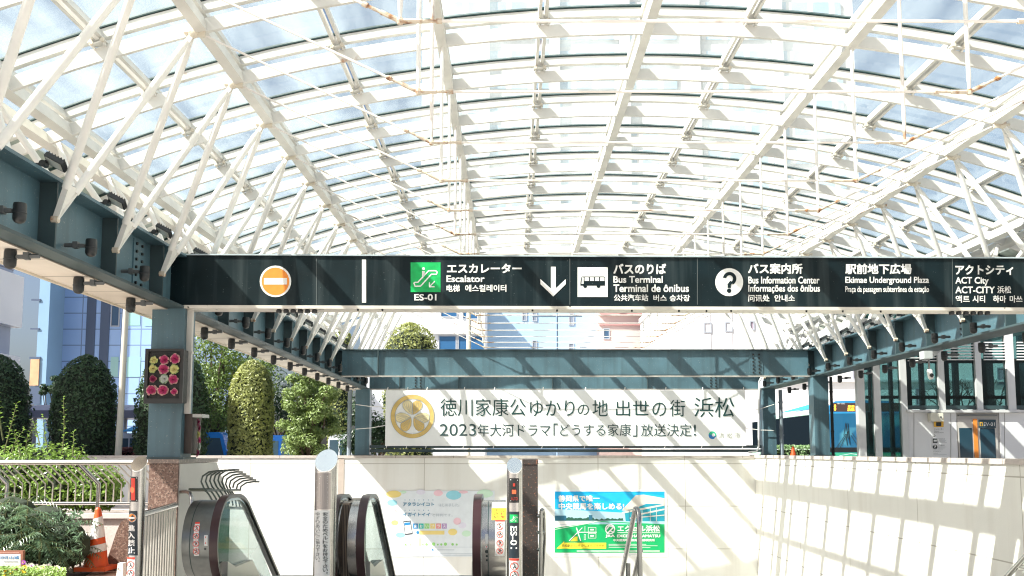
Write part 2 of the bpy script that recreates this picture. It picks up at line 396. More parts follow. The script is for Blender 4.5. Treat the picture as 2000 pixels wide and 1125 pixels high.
# struts from the girders up to the purlins, one V per girder bracket
def strut(mb, p, q, r=.039):
    p, q = Vector(p), Vector(q); d = (q - p).normalized()
    mb.tube([p + d * .30, p + d * .42, q - d * .22, q - d * .12], [r * .98, r, r, r * .6], 10, 0)
    mb.bar(p + d * .0, p + d * .36, .055, .016, (0, 1, 0), 0)
    mb.bar(q - d * .15, q, .05, .016, (0, 1, 0), 0)
GLX = -4.2; GRX = 2 * XC - GLX; BH = 2.044 + EYE
for side in (0, 1):
    mx = (lambda x: x) if side == 0 else (lambda x: 2 * XC - x)
    for m in range(K0 + 1, K1 + 1):
        yb = RY0 + (m - .5) * RP
        b = MB(); base = (mx(-4.04), yb, BH)
        for k in (m - 1, m):
            strut(b, base, (mx(-3.09), ribY(k) - .02, 4.05 + EYE))
        b.lathe([(.015, -.03), (.034, -.03), (.034, .03), (.015, .03)], base, 8, 'x', 1)
        # clevis plate that gathers the two tubes
        q1 = Vector(base) + (Vector((mx(-3.09), ribY(m - 1), 4.05 + EYE)) - Vector(base)).normalized() * .34
        q2 = Vector(base) + (Vector((mx(-3.09), ribY(m), 4.05 + EYE)) - Vector(base)).normalized() * .34
        o = Vector((.012 if side else -.012, 0, 0))
        b.add([Vector(base) + o, q1 + o, q2 + o, Vector(base) - o, q1 - o, q2 - o], [(0, 1, 2), (5, 4, 3), (0, 3, 4, 1), (1, 4, 5, 2), (2, 5, 3, 0)])
        smoothby(b.build('inner_strut', [WTUBE, FITTING], cn), 40)
        b = MB(); base = (mx(-4.38), yb, BH + .25)
        for k in (m - 1, m): strut(b, base, (mx(-5.0), ribY(k), 3.39 + EYE), .036)
        smoothby(b.build('outer_strut', [WTUBE, FITTING], cn), 40)
    for k in range(K0, K1 + 1):
        b = MB(); y = ribY(k); c = (mx(-3.085), y - .03, 4.045 + EYE)
        b.ball(c, .055, 10)
        b.box((mx(-3.02) - .05, y - .05, 4.0 + EYE), (mx(-3.02) + .05, y - .024, 4.12 + EYE))
        b.lathe([(.02, -.09), (.02, .09)], c, 6, 'x')
        smoothby(b.build('node', NODEM, cn), 50)
# tie rods with their posts
HJ, H1, H24 = 2.9614 + EYE, 4.03 + EYE, 4.486 + EYE
for k in range(K0, K1 + 1):
    y = ribY(k); P = [Vector((-2.98, y, H1)), Vector((-.769, y, HJ)), Vector((3.795, y, HJ)), Vector((6.0, y, H1))]
    b = MB(); b.tube(P, .0105, 6)
    tr = b.build('tie_rod', ROD, cn)
    for i in (1, 2):
        b = MB(); b.ball(P[i], .030, 8)
        for j in (i - 1, i + 1):
            d = (P[j] - P[i]).normalized(); b.tube([P[i] + d * q for q in (.02, .15, .152, .25, .252, .29)], [.018, .018, .0125, .0125, .02, .02], 8)
        b.build('rod_fitting', FITTING, tr)
    for x in (-.769, 3.795):
        b = MB(); b.tube([(x, y, HJ), (x, y, HJ + .12), (x, y, H24 - .14), (x, y, H24)], [.010, .019, .019, .012], 8); b.build('post', ROD if k % 3 == 0 else WTUBE, tr)
    
# ================================================================== side girders
def girder(name, label, left):
    mx = (lambda x: x) if left else (lambda x: 2 * XC - x)
    def bx(mb, x0, y0, z0, x1, y1, z1, mi=0): a, c = sorted((mx(x0), mx(x1))); return mb.box((a, y0, z0), (c, y1, z1), mi)
    o = thing(name, label, 'girder', (mx(GLX), 16, 0))
    y0, y1 = 2.2, 28.2
    z0, z1 = 1.74 + EYE, 2.41 + EYE
    b = MB(); bx(b, -4.215, y0, z0 + .03, -4.185, y1, z1 - .03); b.build('web', STEEL, o)
    b = MB(); bx(b, -4.42, y0, z0, -4.0, y1, z0 + .03); b.build('bottom_flange', STEELD, o)
    b = MB(); bx(b, -4.42, y0, z1 - .03, -4.0, y1, z1); b.build('top_flange', STEEL, o)
    for m in range(K0, K1 + 1):
        yb = RY0 + (m - .5) * RP
        b = MB(); bx(b, -4.185, yb - .012, z0 + .032, -4.03, yb + .012, z1 - .032); bx(b, -4.37, yb - .012, z0 + .032, -4.215, yb + .012, z1 - .032)
        b.build('stiffener', STEELD, o)
    for yc in (10.9, 15.6, 21.0):
        b = MB(); bx(b, -4.186, yc - .14, z0 + .06, -4.170, yc + .14, z1 - .06)
        for i in range(6):
            for dy in (-.08, .08): b.lathe([(.018, 0), (.018, .02 )], (mx(-4.170) if left else mx(-4.170) - .02, yc + dy, z0 + .12 + i * .088), 6, 'x', 1)
        b.build('splice_plate', [STEEL, BLACK], o)
    if left:
        b = MB(); b.box((-4.66, y0, z0 - .012), (-4.20, y1, z0 - .003)); b.build('soffit', SOFFIT, o)
        b = MB(); b.box((-4.69, y0, z0 - .03), (-4.66, y1, z0 + .16)); b.build('fascia', M('cream_fascia', (.66, .6, .5), .5, var=(3, .1)), o)
    return o
girder('side_girder', 'dark slate steel girder along the left side carrying the white struts', True)
girder('side_girder', 'slate blue steel girder sloping away along the right side above the lift', False)
# ================================================================== cross beams at the back
def cross(label, y, z0, z1, stiff, splice):
    o = thing('cross_beam', label, 'beam', (XC, y, z0))
    xa, xb = GLX + .2, GRX - .2
    b = MB(); b.box((xa, y + .07, z0 + .025), (xb, y + .09, z1 - .025)); b.build('web', STEEL, o)
    b = MB(); b.box((xa, y, z0), (xb, y + .16, z0 + .025)); b.build('bottom_flange', M('pale_worn_flange', (.42, .40, .37), .6, var=(6, .25)), o)
    b = MB(); b.box((xa, y, z1 - .025), (xb, y + .16, z1)); b.build('top_flange', STEELD, o)
    for x in stiff:
        b = MB(); b.box((x - .012, y + .002, z0 + .026), (x + .012, y + .07, z1 - .026)); b.build('stiffener', STEELD, o)
    for x in splice:
        b = MB(); b.box((x - .16, y + .058, z0 + .05), (x + .16, y + .0695, z1 - .05))
        for i in range(int((z1 - z0 - .16) / .085) + 1):
            for dx in (-.07, .07): b.lathe([(.024, -.02), (.024, 0)], (x + dx, y + .058, z0 + .1 + i * .085), 6, 'y', 1)
        b.build('splice_plate', [STEEL, BLACK], o)
    return o
YF = 23.2
zt, zb = at(1100, 682, YF).z, at(1100, 735.5, YF).z
cross('upper slate blue cross beam at the back with slanting roof shadows', YF, zb, zt, [at(x, 700, YF).x for x in (738,)], [at(1478, 700, YF).x])
YL = 27.75
zb2 = at(1100, 761, YL).z
cross('lower slate blue cross beam just above the white banner', YL, zb2, zb2 + .62, [at(x, 750, YL).x for x in (780, 896, 1079, 1265)], [at(816, 750, YL).x, at(1394, 750, YL).x])
# ================================================================== columns
def column(label, x0, x1, y, z0, z1, dep=.4):
    o = thing('steel_column', label, 'column', ((x0 + x1) / 2, y, z0))
    b = MB(); b.box((x0, y, z0), (x1, y + dep, z1)); b.build('shaft', STEEL, o)
    b = MB(); b.box((x0 - .05, y - .05, z0), (x1 + .05, y + dep + .05, z0 + .025)); b.build('base_plate', STEELD, o)
    return o
column('near left slate blue column holding the black flower planter', -4.39, -3.99, 11.98, at(320, 897, 11.95).z, 1.74 + EYE)
column('slate blue column at the left end of the white banner', at(694, 800, 27.7).x, at(722, 800, 27.7).x, 27.7, WT, 1.74 + EYE)
column('slate blue column at the right end of the white banner', at(1490, 800, 27.7).x, at(1515, 800, 27.7).x, 27.7, WT, 1.74 + EYE)
column('slate blue column on the side wall between the two buses', at(1590, 800, 23.0).x, at(1619, 800, 23.0).x, 23.0, WT + .01, 1.74 + EYE)
def pipe(name, label, cat, x, y, r, z0, z1, m, px=None):
    b = MB(); b.tube([(x, y, z0), (x, y, z1)], r, 10)
    for z in (z0 + (z1 - z0) * .3, z0 + (z1 - z0) * .8): b.tube([(x, y, z), (x, y, z + .04)], r * 1.25, 10)
    return tag(b.build(name, m, smooth=False), label, cat)
GREYP = M('grey_painted_pipe', (.22, .27, .31), .45, var=(4, .15))
p = at(683, 800, 27.8); pipe('drain_pipe', 'grey round pipe left of the banner column', 'pipe', p.x, 27.8, .06, WT, 1.72 + EYE, GREYP)
p = at(1525, 800, 27.8); pipe('drain_pipe', 'grey round pipe right of the banner column', 'pipe', p.x, 27.8, .055, WT, 1.72 + EYE, GREYP)
p = at(1624.5, 800, 23.1); pipe('drain_pipe', 'black pipe against the right column on the side wall', 'pipe', p.x, 23.1, .035, WT, 1.74 + EYE, BLACK)
b = MB(); xa, xb = at(362.5, 700, 12.05).x, at(373, 700, 12.05).x
b.box((xa, 12.05, at(366, 808, 12.05).z), (xb, 12.11, at(366, 598, 12.05).z)); b.box((xa - .01, 12.04, at(366, 690, 12.05).z), (xb + .01, 12.12, at(366, 686, 12.05).z))
tag(b.build('downpipe', M('pale_downpipe', (.55, .53, .50), .5, var=(5, .1))), 'pale square downpipe beside the near left column', 'pipe')
# ================================================================== overhead sign beam
SN = Vector((.0196, -1, 0)).normalized()
SP0 = Vector((-3.9, 12.0, EYE))
sb = Board(SP0, SN, .004)
sg = thing('overhead_sign', 'long black overhead direction sign in Japanese, English, Portuguese, Chinese and Korean', 'sign', SP0)
su = Vector((1, .0196, 0)).normalized(); back = -SN
zT, zB, zF = hit(1000, 501.5, SP0, SN).z, hit(1000, 598, SP0, SN).z, hit(1000, 604.5, SP0, SN).z
x0, x1 = -.35, 11.3
def sbox(a, c, z0, z1, d0, d1, name, m):
    b = MB(); b.prism([(a, z0), (c, z0), (c, z1), (a, z1)], SP0 * 1 - Vector((0, 0, EYE)) + back * d0, su, (0, 0, 1), back * (d1 - d0)); return b.build(name, m, sg)
sbox(x0, x1, zB, zT, 0, .26, 'sign_face', SIGNB)
sbox(x0 - .02, x1, zF, zB - .002, -.03, .29, 'bottom_flange', M('pale_sign_flange', (.66, .62, .56), .5, var=(5, .12), speckle=[(9, (.10, .09, .08), .70, .74)]))
sbox(x0 - .02, x1, zT + .002, zT + .018, -.02, .28, 'top_flange', M('pale_blue_flange', (.42, .50, .54), .5, var=(5, .12)))
# seams between the panels
b = MB()
for px in (618, 1113, 1362, 1860): sb.rect(b, px - .5, 505, px + .5, 595, 0)
b.build('panel_seam', M('panel_seam_grey', (.11, .13, .135), .6), sg)
SW = M('sign_white', (.80, .80, .78), .5, var=(25, .06))
b = MB()
for px, pw in ((711, 8),): sb.rect(b, px - pw / 2, 507, px + pw / 2, 591)
b.build('divider_bar', SW, sg)
b = MB(); sb.disc(b, 538, 549.5, 30.8, 0); sb.disc(b, 538, 549.5, 27, 1, 1.6); sb.rect(b, 515.5, 543, 560.5, 555.7, 0, 2.2)
b.build('no_entry_symbol', [SW, M('sign_orange', (.85, .27, .035), .5, var=(20, .06))], sg)
SGRN = M('sign_green', (.0, .42, .10), .45, var=(12, .2))
def escalator_sign(bd, mb, x0, y0, x1, y1, ig, iw, k=1):
    def q(a, c): return (x0 + (x1 - x0) * a, y0 + (y1 - y0) * c)
    u = (x1 - x0) / 58.5
    bd.rect(mb, x0, y0, x1, y1, ig, k)
    bd.line(mb, [q(.11, .70), q(.15, .80), q(.33, .80), q(.69, .40), q(.86, .40), q(.89, .33), q(.84, .28), q(.60, .28), q(.24, .67), q(.15, .67)], 2.4 * u, iw, k + .6, True)
    bd.disc(mb, *q(.43, .21), 2.7 * u, iw, k + .6, 14); bd.line(mb, [q(.425, .32), q(.425, .44)], 5.2 * u, iw, k + .7)
    bd.line(mb, [q(.40, .44), q(.40, .52)], 2.4 * u, iw, k + .6)
    bd.line(mb, [q(.80, .64), q(.63, .82)], 2.2 * u, iw, k + .6); bd.line(mb, [q(.63, .68), q(.63, .82), q(.79, .82)], 2.2 * u, iw, k + .7)
b = MB(); escalator_sign(sb, b, 802, 512.5, 860.5, 570.5, 0, 1); b.build('escalator_symbol', [SGRN, SW], sg)
b = MB(); sb.rect(b, 1076, 521, 1085.5, 572); sb.poly(b, [(1055.5, 545), (1055.5, 555), (1080.5, 579), (1080.5, 568)], 0, 1.1); sb.poly(b, [(1105, 545), (1105, 555), (1080.5, 579), (1080.5, 568)], 0, 1.1)
b.build('arrow_symbol', SW, sg)
def bus_symbol(bd, mb, x0, y0, x1, y1, iw, ik, k=1):
    def q(a, c): return (x0 + (x1 - x0) * a, y0 + (y1 - y0) * c)
    u = (x1 - x0) / 59
    bd.rect(mb, x0, y0, x1, y1, iw, k)
    bd.poly(mb, [q(.09, .62), q(.10, .45), q(.13, .33), q(.16, .31), q(.88, .31), q(.91, .35), q(.91, .62)], ik, k + .6)
    for a, c in ((.13, .20), (.235, .37), (.41, .54), (.575, .71)): 
        bd.poly(mb, [q(a, .46 if a > .15 else .56), q(c, .46 if a > .15 else .56), q(c, .34), q(a + (.02 if a < .15 else 0), .34)], iw, k + 1.2)
    bd.poly(mb, [q(.745, .46), q(.89, .46), q(.89, .36), q(.87, .34), q(.745, .34)], iw, k + 1.2)
    bd.disc(mb, *q(.25, .635), 3.6 * u, ik, k + .9, 14); bd.disc(mb, *q(.69, .635), 3.6 * u, ik, k + .9, 14)
b = MB(); bus_symbol(sb, b, 1128, 522, 1187, 580, 0, 1); b.build('bus_symbol', [SW, SIGNB], sg)
b = MB(); sb.disc(b, 1424.2, 551, 27.3, 0, 1, 36); sb.ring(b, 1425, 544.3, 6.6, 13.2, 1, 1.8, 24, -math.radians(62), math.radians(172)); sb.line(b, [(1427.6, 551.5), (1424.2, 556), (1424.2, 560.5)], 6.4, 1, 2.2); sb.disc(b, 1424, 567.8, 4.4, 1, 1.8, 16); b.build('question_symbol', [SW, SIGNB], sg)
def lettering(items, nm='lettering'):
    b = MB()
    for body, bx, bold in items: sb.text(b, body, bx, bold, 0, 1.2)
    b.build(nm, SW, sg)
lettering([('エスカレーター', (873, 515, 1019, 533.5), .03), ('Escalator', (872, 538, 946.5, 551), .022), ('电梯', (872, 556, 898, 570), .022), ('에스컬레이터', (908.5, 556, 989, 570), .022), ('ES-01', (809, 574.3, 852.5, 587), .022)])
lettering([('バスのりば', (1198, 515, 1301, 535.5), .03), ('Bus Terminal', (1198, 539, 1294.5, 552.5), .022), ('Terminal de ônibus', (1198, 555.5, 1345.5, 570.5), .022), ('公共汽车站', (1199, 575, 1266, 588), .022)])
lettering([('버스', (1276, 575.5, 1302, 588.5), .022), ('승차장', (1308, 575.5, 1347.5, 588.5), .022)])
lettering([('バス案内所', (1461, 514.5, 1567.5, 535), .03), ('Bus Information Center', (1461.5, 540, 1600.5, 554), .022), ('Informações dos ônibus', (1461.5, 556, 1601.5, 573), .022), ('问讯处', (1461.5, 575.5, 1503, 589), .022), ('안내소', (1512.5, 575.5, 1552.5, 589), .022)])
lettering([('駅前地下広場', (1651, 515, 1780.5, 535.5), .03), ('Ekimae Underground Plaza', (1651, 540.5, 1814.5, 556.5), .022), ('Praça da passagem subterrânea da estação', (1651, 559, 1814.5, 574), .018)])
lettering([('アクトシティ', (1866, 517.5, 1979, 537), .03), ('ACT City', (1866, 541, 1931, 558), .022), ('ACT-CITY', (1866, 559.5, 1943, 573), .022), ('浜松', (1948, 558.5, 1975, 573), .018), ('액트', (1866.5, 577, 1894, 591), .02), ('시티', (1899.5, 577, 1924, 591), .02), ('하마', (1939.5, 577, 1965, 591), .02), ('마쓰', (1972, 577, 1997, 591), .02)])
for px in list(range(543, 616, 14)) + list(range(1862, 1935, 14)):
    c = hit(px, 606, SP0, SN); b = MB(); b.lathe([(.032, -.04), (.036, -.01), (.02, .015)], (c.x, c.y + .05, zF - .005), 8); b.build('bolt', BLACK, sg)
for px in (699, 747, 1040, 1088, 1234, 1326, 1380, 1428, 1575, 1646, 1720):
    c = hit(px, 604, SP0, SN); b = MB(); b.lathe([(.012, -.02), (.012, .01)], (c.x, c.y + .0, zF - .004), 6); b.build('bolt', BLACK, sg)
# ================================================================== banner
BY = 27.58
bb = Board((0, BY, EYE), NY, .004)
bn = thing('banner', 'long white cloth banner with a gold leaf crest and two lines of Japanese writing', 'banner', at(1103, 871, BY))
c0, c1 = at(752, 871, BY), at(1455, 762, BY)
b = MB(); n = 60
for i in range(n + 1):
    x = c0.x + (c1.x - c0.x) * i / n
    for z in (c0.z, c1.z):
        yy = BY + .006 + .004 * math.sin(i * .9); b.v += [(x, yy, z), (x, yy + .004, z)]
for i in range(n):
    a = i * 4; e = a + 4
    b.f += [(a, e, e + 2, a + 2), (a + 1, a + 3, e + 3, e + 1), (a, a + 1, e + 1, e), (a + 2, e + 2, e + 3, a + 3)]; b.m += [0] * 4
b.build('cloth', M('banner_cloth', (.78, .79, .79), .7, var=(3, .04), bump=(3.5, .55)), bn)
b = MB(); ln = 1.0
for body, x0, y0, x1, y1 in (('徳川家康公', 860, 778, 1027, 813), ('ゆかり', 1035, 782, 1122, 813), ('の', 1128.5, 790, 1150.5, 811), ('地', 1157, 781, 1187, 813), ('出世', 1203, 782, 1267.5, 813), ('の', 1274, 786, 1301, 813), ('街', 1308.5, 781, 1338, 813.5), ('浜松', 1356, 776, 1434, 815)):
    if body in ('出世', '浜松'): b.build('headline_lettering', TEALTX, bn); b = MB()
    bb.text(b, body, (x0, y0, x1, y1), .008)
b.build('headline_lettering', TEALTX, bn)
b = MB()
for body, x0, y0, x1, y1 in (('2023', 859, 828, 930, 851.5), ('年大河ドラマ', 933, 828, 1075, 852.5), ('「', 1081, 827, 1089.5, 851), ('どうする家康', 1094, 828, 1232.5, 852), ('」', 1236, 830, 1244.5, 853), ('放送決定', 1252, 828, 1351, 852.5), ('!', 1355, 829, 1359.5, 851)):
    bb.text(b, body, (x0, y0, x1, y1), .006)
b.build('date_lettering', M('dark_print', (.02, .055, .06), .6), bn)
GOLD = M('gold_print', (.62, .44, .15), .5, var=(5, .2)); GOLDL = M('pale_gold_print', (.74, .64, .38), .5, var=(5, .2)); LINEG = M('grey_line_print', (.30, .30, .26), .6); WHP = M('white_print', (.78, .79, .79), .6)
b = MB(); cx_, cy_ = 805.5, 813.3
bb.ring(b, cx_, cy_, 34.5, 42.2, 0, 1, 48); bb.ring(b, cx_, cy_, 34, 34.7, 2, 1.2, 48); bb.ring(b, cx_, cy_, 42, 42.6, 2, 1.2, 48)
for q, ang in enumerate((90, 210, 330)):
    ca, sa = math.cos(math.radians(ang)), math.sin(math.radians(ang))
    def loc(r, t): return (cx_ + r * ca - t * sa, cy_ - (r * sa + t * ca))
    heart = [(3, 0), (6, 7), (11, 14), (18, 19), (25, 19.5), (30, 15), (31.5, 8), (27, 1.2), (27, -1.2), (31.5, -8), (30, -15), (25, -19.5), (18, -19), (11, -14), (6, -7)]
    for sgn in (1, -1):
        half = [(3.5, sgn * .6), (6, sgn * 7), (11, sgn * 14), (18, sgn * 18.5), (25, sgn * 19), (30, sgn * 15), (31.5, sgn * 8), (27, sgn * .9)]
        pts = [loc(*h) for h in half]
        bb.poly(b, pts, 1 if (q + (sgn > 0)) % 2 else 0, 1.3); bb.line(b, pts, .55, 2, 1.6, True)
        for tt in (4, 8, 12, 15.5): bb.line(b, [loc(5 + tt * .25, sgn * tt * .35), loc(17 + tt * .2, sgn * tt * .95), loc(27 - tt * .05, sgn * tt * 1.05)], .5, 2, 1.7)
bb.line(b, [(cx_, cy_ + 2), (cx_, cy_ + 34)], 2.0, 3, 1.8)
b.build('crest', [GOLD, GOLDL, LINEG, WHP], bn)
b = MB(); bb.ring(b, 1391.5, 850, 0, 7.6, 0, 1, 24, -.3, PI - .3); bb.ring(b, 1391.5, 850, 0, 7.6, 1, 1, 24, PI - .3, 2 * PI - .3); bb.disc(b, 1393.5, 849.5, 3.2, 2, 1.5, 14); bb.disc(b, 1397.5, 856, 2.0, 2, 1.5, 12)
b.build('city_logo', [M('logo_green', (.02, .45, .25), .5), M('logo_blue', (.02, .18, .50), .5), WHP, LINEG], bn); b = MB()
bb.text(b, '浜', (1404, 845, 1414, 856), .0, 3); bb.text(b, '松', (1419.5, 845, 1430, 856), .0, 3); bb.text(b, '市', (1435.5, 845, 1446, 856), .0, 3)
b.build('city_name', [LINEG] * 4, bn)
CORD = M('white_cord', (.72, .71, .68), .7)
for px in (756, 795, 833, 906, 965, 1060, 1143, 1220, 1300, 1372, 1452):
    p = at(px, 763, BY); b = MB(); b.tube([(p.x, BY + .01, p.z - .02), (p.x + .02, BY + .05, p.z + .10)], .012, 6); b.build('tie_cord', CORD, bn)
    p = at(px, 870, BY); b = MB(); b.tube([(p.x, BY + .01, p.z + .02), (p.x - .03, BY + .03, p.z - .08)], .010, 6); b.build('tie_cord', CORD, bn)
for (xa, ya, xb_, yb_) in ((695, 790, 752, 795), (695, 838, 752, 831), (1455, 805, 1512, 790), (1455, 836, 1512, 841)):
    p, q = at(xa, ya, BY + .03), at(xb_, yb_, BY + .03); b = MB(); b.tube([p, (p + q) / 2 - Vector((0, 0, .02)), q], .011, 6); b.build('tie_cord', CORD, bn)
b = MB(); p, q = at(722, 884.5, 27.7), at(1488, 873, 27.7)
b.box((p.x, 27.72, q.z - .03), (q.x, 27.84, q.z + .05)); b.box((p.x, 27.70, p.z + .02), (q.x, 27.86, p.z + .10))
tag(b.build('guard_rail', STEELD), 'dark slate double guard rail below the banner on the wall', 'railing')
b = MB(); p = [at(x, y, 27.6) for x, y in ((1487, 738), (1483, 745), (1482, 800), (1482, 872), (1478, 882), (1462, 883))]
b.tube(p, .028, 8); tag(b.build('cable_conduit', M('white_conduit', (.74, .76, .76), .45), smooth=True), 'white bent conduit pipe beside the right end of the banner', 'pipe')
# ================================================================== two posters on the back wall
def C(name, c, r=.5): return M(name, c, r, var=(6, .05))
pb = Board((0, FWY - .012, EYE), NY, .003)
po = thing('poster', 'blue and green horse racing poster with grandstand and racecourse on the back wall', 'poster', at(1190, 1086, FWY - .012))
p0, p1 = at(1079, 1087, FWY), at(1302, 956, FWY)
b = MB(); b.box((p0.x, FWY - .012, p0.z), (p1.x, FWY - .001, p1.z)); b.build('sheet', C('poster_white', (.78, .78, .76)), po)
b = MB()
pb.rect(b, 1083.5, 960, 1298, 1020, 0); pb.rect(b, 1083.5, 990, 1298, 1024, 1, 1.2)
pb.poly(b, [(1083.5, 975), (1140, 965), (1230, 961), (1298, 968), (1298, 996), (1230, 1002), (1160, 998), (1083.5, 994)], 2, 1.4)
pb.poly(b, [(1083.5, 1022), (1298, 1022), (1298, 1079.5), (1083.5, 1079.5)], 3)
pb.poly(b, [(1083.5, 1018), (1165, 1018), (1175, 1018), (1083.5, 1031)], 4, 1.6); pb.line(b, [(1083.5, 1026), (1160, 1018.5)], .9, 8, 1.9); pb.line(b, [(1083.5, 1034), (1172, 1018)], .9, 4, 1.9)
rn = random.Random(5); prof = [(1083.5, 1017)]
for i in range(40): prof.append((1083.5 + i * 3.4, 1013 - rn.random() * 3.4 + (2 if i > 22 else 0)))
prof.append((1218, 1017)); pb.poly(b, prof, 5, 1.8); pb.rect(b, 1150, 1006, 1157, 1015, 6, 2); pb.rect(b, 1084, 1007, 1106, 1016, 6, 2)
# grandstand
pb.poly(b, [(1214, 997), (1242, 967), (1257, 966), (1298, 973), (1298, 984), (1262, 984), (1228, 998)], 7, 2.2)
pb.poly(b, [(1220, 999), (1262, 985), (1298, 985), (1298, 1018), (1222, 1018)], 9, 2.2)
pb.poly(b, [(1214, 1000), (1298, 984), (1298, 987.5), (1216, 1003)], 7, 2.6); pb.poly(b, [(1250, 1003), (1298, 993), (1298, 996), (1250, 1006)], 7, 2.6); pb.poly(b, [(1230, 1011), (1298, 1005), (1298, 1007), (1230, 1013)], 7, 2.6)
for x in (1229, 1240, 1254, 1270, 1282): pb.line(b, [(x, 990 + (1298 - x) * .12), (x, 1018)], 1.0, 7 if x > 1250 else 6, 2.8)
pb.poly(b, [(1083.5, 1020), (1170, 1017.5), (1298, 1024), (1298, 1027), (1200, 1021), (1170, 1019.5), (1083.5, 1036)], 3, 1.5)
pb.text(b, '静岡県で唯一', (1091, 967, 1171, 980), .03, 4, 3); pb.text(b, '中央競馬を楽しめる!', (1091, 982, 1219, 995.5), .03, 4, 3)
pb.ring(b, 1191.5, 1033.5, 7.6, 10, 4, 3, 24); pb.line(b, [(1183, 1036), (1190, 1027), (1200, 1030)], 2.6, 4, 3.2); pb.line(b, [(1186, 1042), (1197, 1031)], 2.6, 4, 3.4); pb.line(b, [(1192, 1037), (1199, 1040)], 2.4, 4, 3.3)
pb.text(b, 'JRA', (1182.5, 1044, 1201, 1050.5), .04, 4, 3); pb.text(b, 'エクセル浜松', (1206, 1026, 1289, 1038.5), .03, 4, 3); pb.rect(b, 1206, 1040, 1289, 1041, 4, 3); pb.text(b, 'EXCEL HAMAMATSU', (1205, 1044, 1289.5, 1049.5), .04, 4, 3)
pb.text(b, '中央競馬場外勝馬投票券発売所', (1198, 1052.5, 1279, 1057.5), .03, 4, 3)
for y, xe in ((1063, 1262), (1066, 1284), (1069, 1270)): pb.line(b, [(1189, y), (xe, y)], .8, 4, 3)
pb.line(b, [(1127, 1076.2), (1288, 1076.2)], 1.8, 4, 3)
pb.line(b, [(1136, 1056), (1137, 1030)], .01, 4, 3); pb.line(b, [(1112, 1056), (1130, 1038), (1137, 1031)], 1.6, 4, 3); pb.line(b, [(1126, 1031), (1134, 1056)], 2.0, 4, 3.2); pb.line(b, [(1128, 1039.5), (1165, 1039.5)], 1.5, 4, 3.4)
for y in (1030, 1042): pb.line(b, [(1149, y), (1164, y), (1164, y + 9), (1149, y + 9)], .8, 4, 3, True); pb.rect(b, 1153, y + 3, 1160, y + 6, 4, 3)
pb.line(b, [(1142.5, 1028), (1142.5, 1040)], .9, 4, 3); pb.line(b, [(1141, 1044), (1144, 1044), (1144, 1054), (1141, 1054)], .7, 4, 3, True)
pb.poly(b, [(1114, 1057), (1123, 1048), (1128, 1048), (1128, 1057)], 10, 3.1)
pb.poly(b, [(1087, 1071.5), (1102, 1057), (1102, 1060), (1184, 1060), (1184, 1071.5)], 10, 3)
pb.text(b, '浜松駅から3分 かじまちプラザ4F', (1097, 1063, 1180, 1068.5), .02, 11, 3.4)
for y in (1082.5, 1085.5): pb.line(b, [(1098 if y < 1084 else 1146, y), (1280 if y < 1084 else 1232, y)], .5, 8, 3)
b.build('print', [C('pr_sky', (.0, .33, .68)), C('pr_pale_sky', (.40, .62, .75)), C('pr_mid_sky', (.01, .42, .78)), C('pr_grass', (.0, .38, .12)), C('poster_white', (.78, .78, .76)), C('pr_wood', (.02, .09, .06)), C('pr_tower', (.02, .12, .20)), C('pr_stand', (.62, .58, .52)), C('pr_grey', (.35, .42, .48)), C('pr_teal', (.01, .28, .38)), C('pr_yellow', (.85, .72, .05)), C('pr_brown', (.35, .25, .02))], po)
po = thing('poster', 'pale pastel phone app poster with coloured tiles and dots on the back wall', 'poster', at(845, 1090, FWY - .012))
p0, p1 = at(755, 1087, FWY), at(966, 958.5, FWY)
b = MB(); b.box((p0.x, FWY - .012, p0.z), (p1.x, FWY - .001, p1.z)); b.build('sheet', C('pastel_sheet', (.70, .74, .78)), po)
b = MB()
for x, y, a, c, m in ((769, 965, 15, 7, 0), (788, 961, 6, 3, 2), (822, 961, 9, 5, 4), (856, 963, 9, 6, 3), (886, 967, 15, 9, 1), (905, 961, 9, 3, 3), (947, 964, 16, 8, 2), (766, 982, 10, 6, 1), (767, 1004, 10.5, 8, 2), (774, 995, 4, 4, 3), (771, 1021, 7, 5, 0), (772, 1036, 10, 4, 3), (893, 1018, 7.5, 7, 3), (884, 1039, 9, 6.5, 0), (911, 1042, 9, 6, 2), (903, 1026, 8, 6, 4), (782, 1045, 9, 5, 1), (945, 985, 12, 8, 0)):
    pb.disc(b, x, y, a, m, 1, 18, c)
pb.text(b, 'アタラシイコト', (787, 981, 848, 988.5), .02, 6, 2); pb.text(b, 'はじめました。', (857, 983, 897, 989.5), .0, 9, 2); pb.text(b, 'イガイトイイ', (787, 1001, 840, 1008.5), .02, 6, 2); pb.text(b, 'と評判です。', (845, 1003, 884, 1009), .0, 9, 2)
for y, n_ in ((976.5, 7), (996.5, 6)):
    for i in range(n_): pb.disc(b, 791 + i * 9.1, y, .9, 6, 2, 8)
for i, (ch, m) in enumerate(zip('まおいプラス', (7, 8, 5, 0, 10, 11))):
    x = 806.5 + i * 11.3; pb.rect(b, x, 1022.5, x + 9.6, 1032.5, m, 2); pb.text(b, ch, (x + 2, 1024.5, x + 7.6, 1030.5), .02, 12, 2.6)
pb.rect(b, 819, 1036.5, 868, 1044, 0, 2); pb.disc(b, 816, 1040, 3, 7, 2.4, 12)
pb.poly(b, [(787.5, 1018), (802, 1016.5), (806, 1043), (791, 1045)], 13, 2); pb.poly(b, [(789, 1020), (801, 1019), (804.5, 1041), (792, 1042.5)], 12, 2.4); pb.poly(b, [(789.5, 1021), (801, 1020), (801.5, 1025), (790, 1026.5)], 7, 2.8)
pb.rect(b, 817.5, 1051, 822.5, 1066, 14, 2)
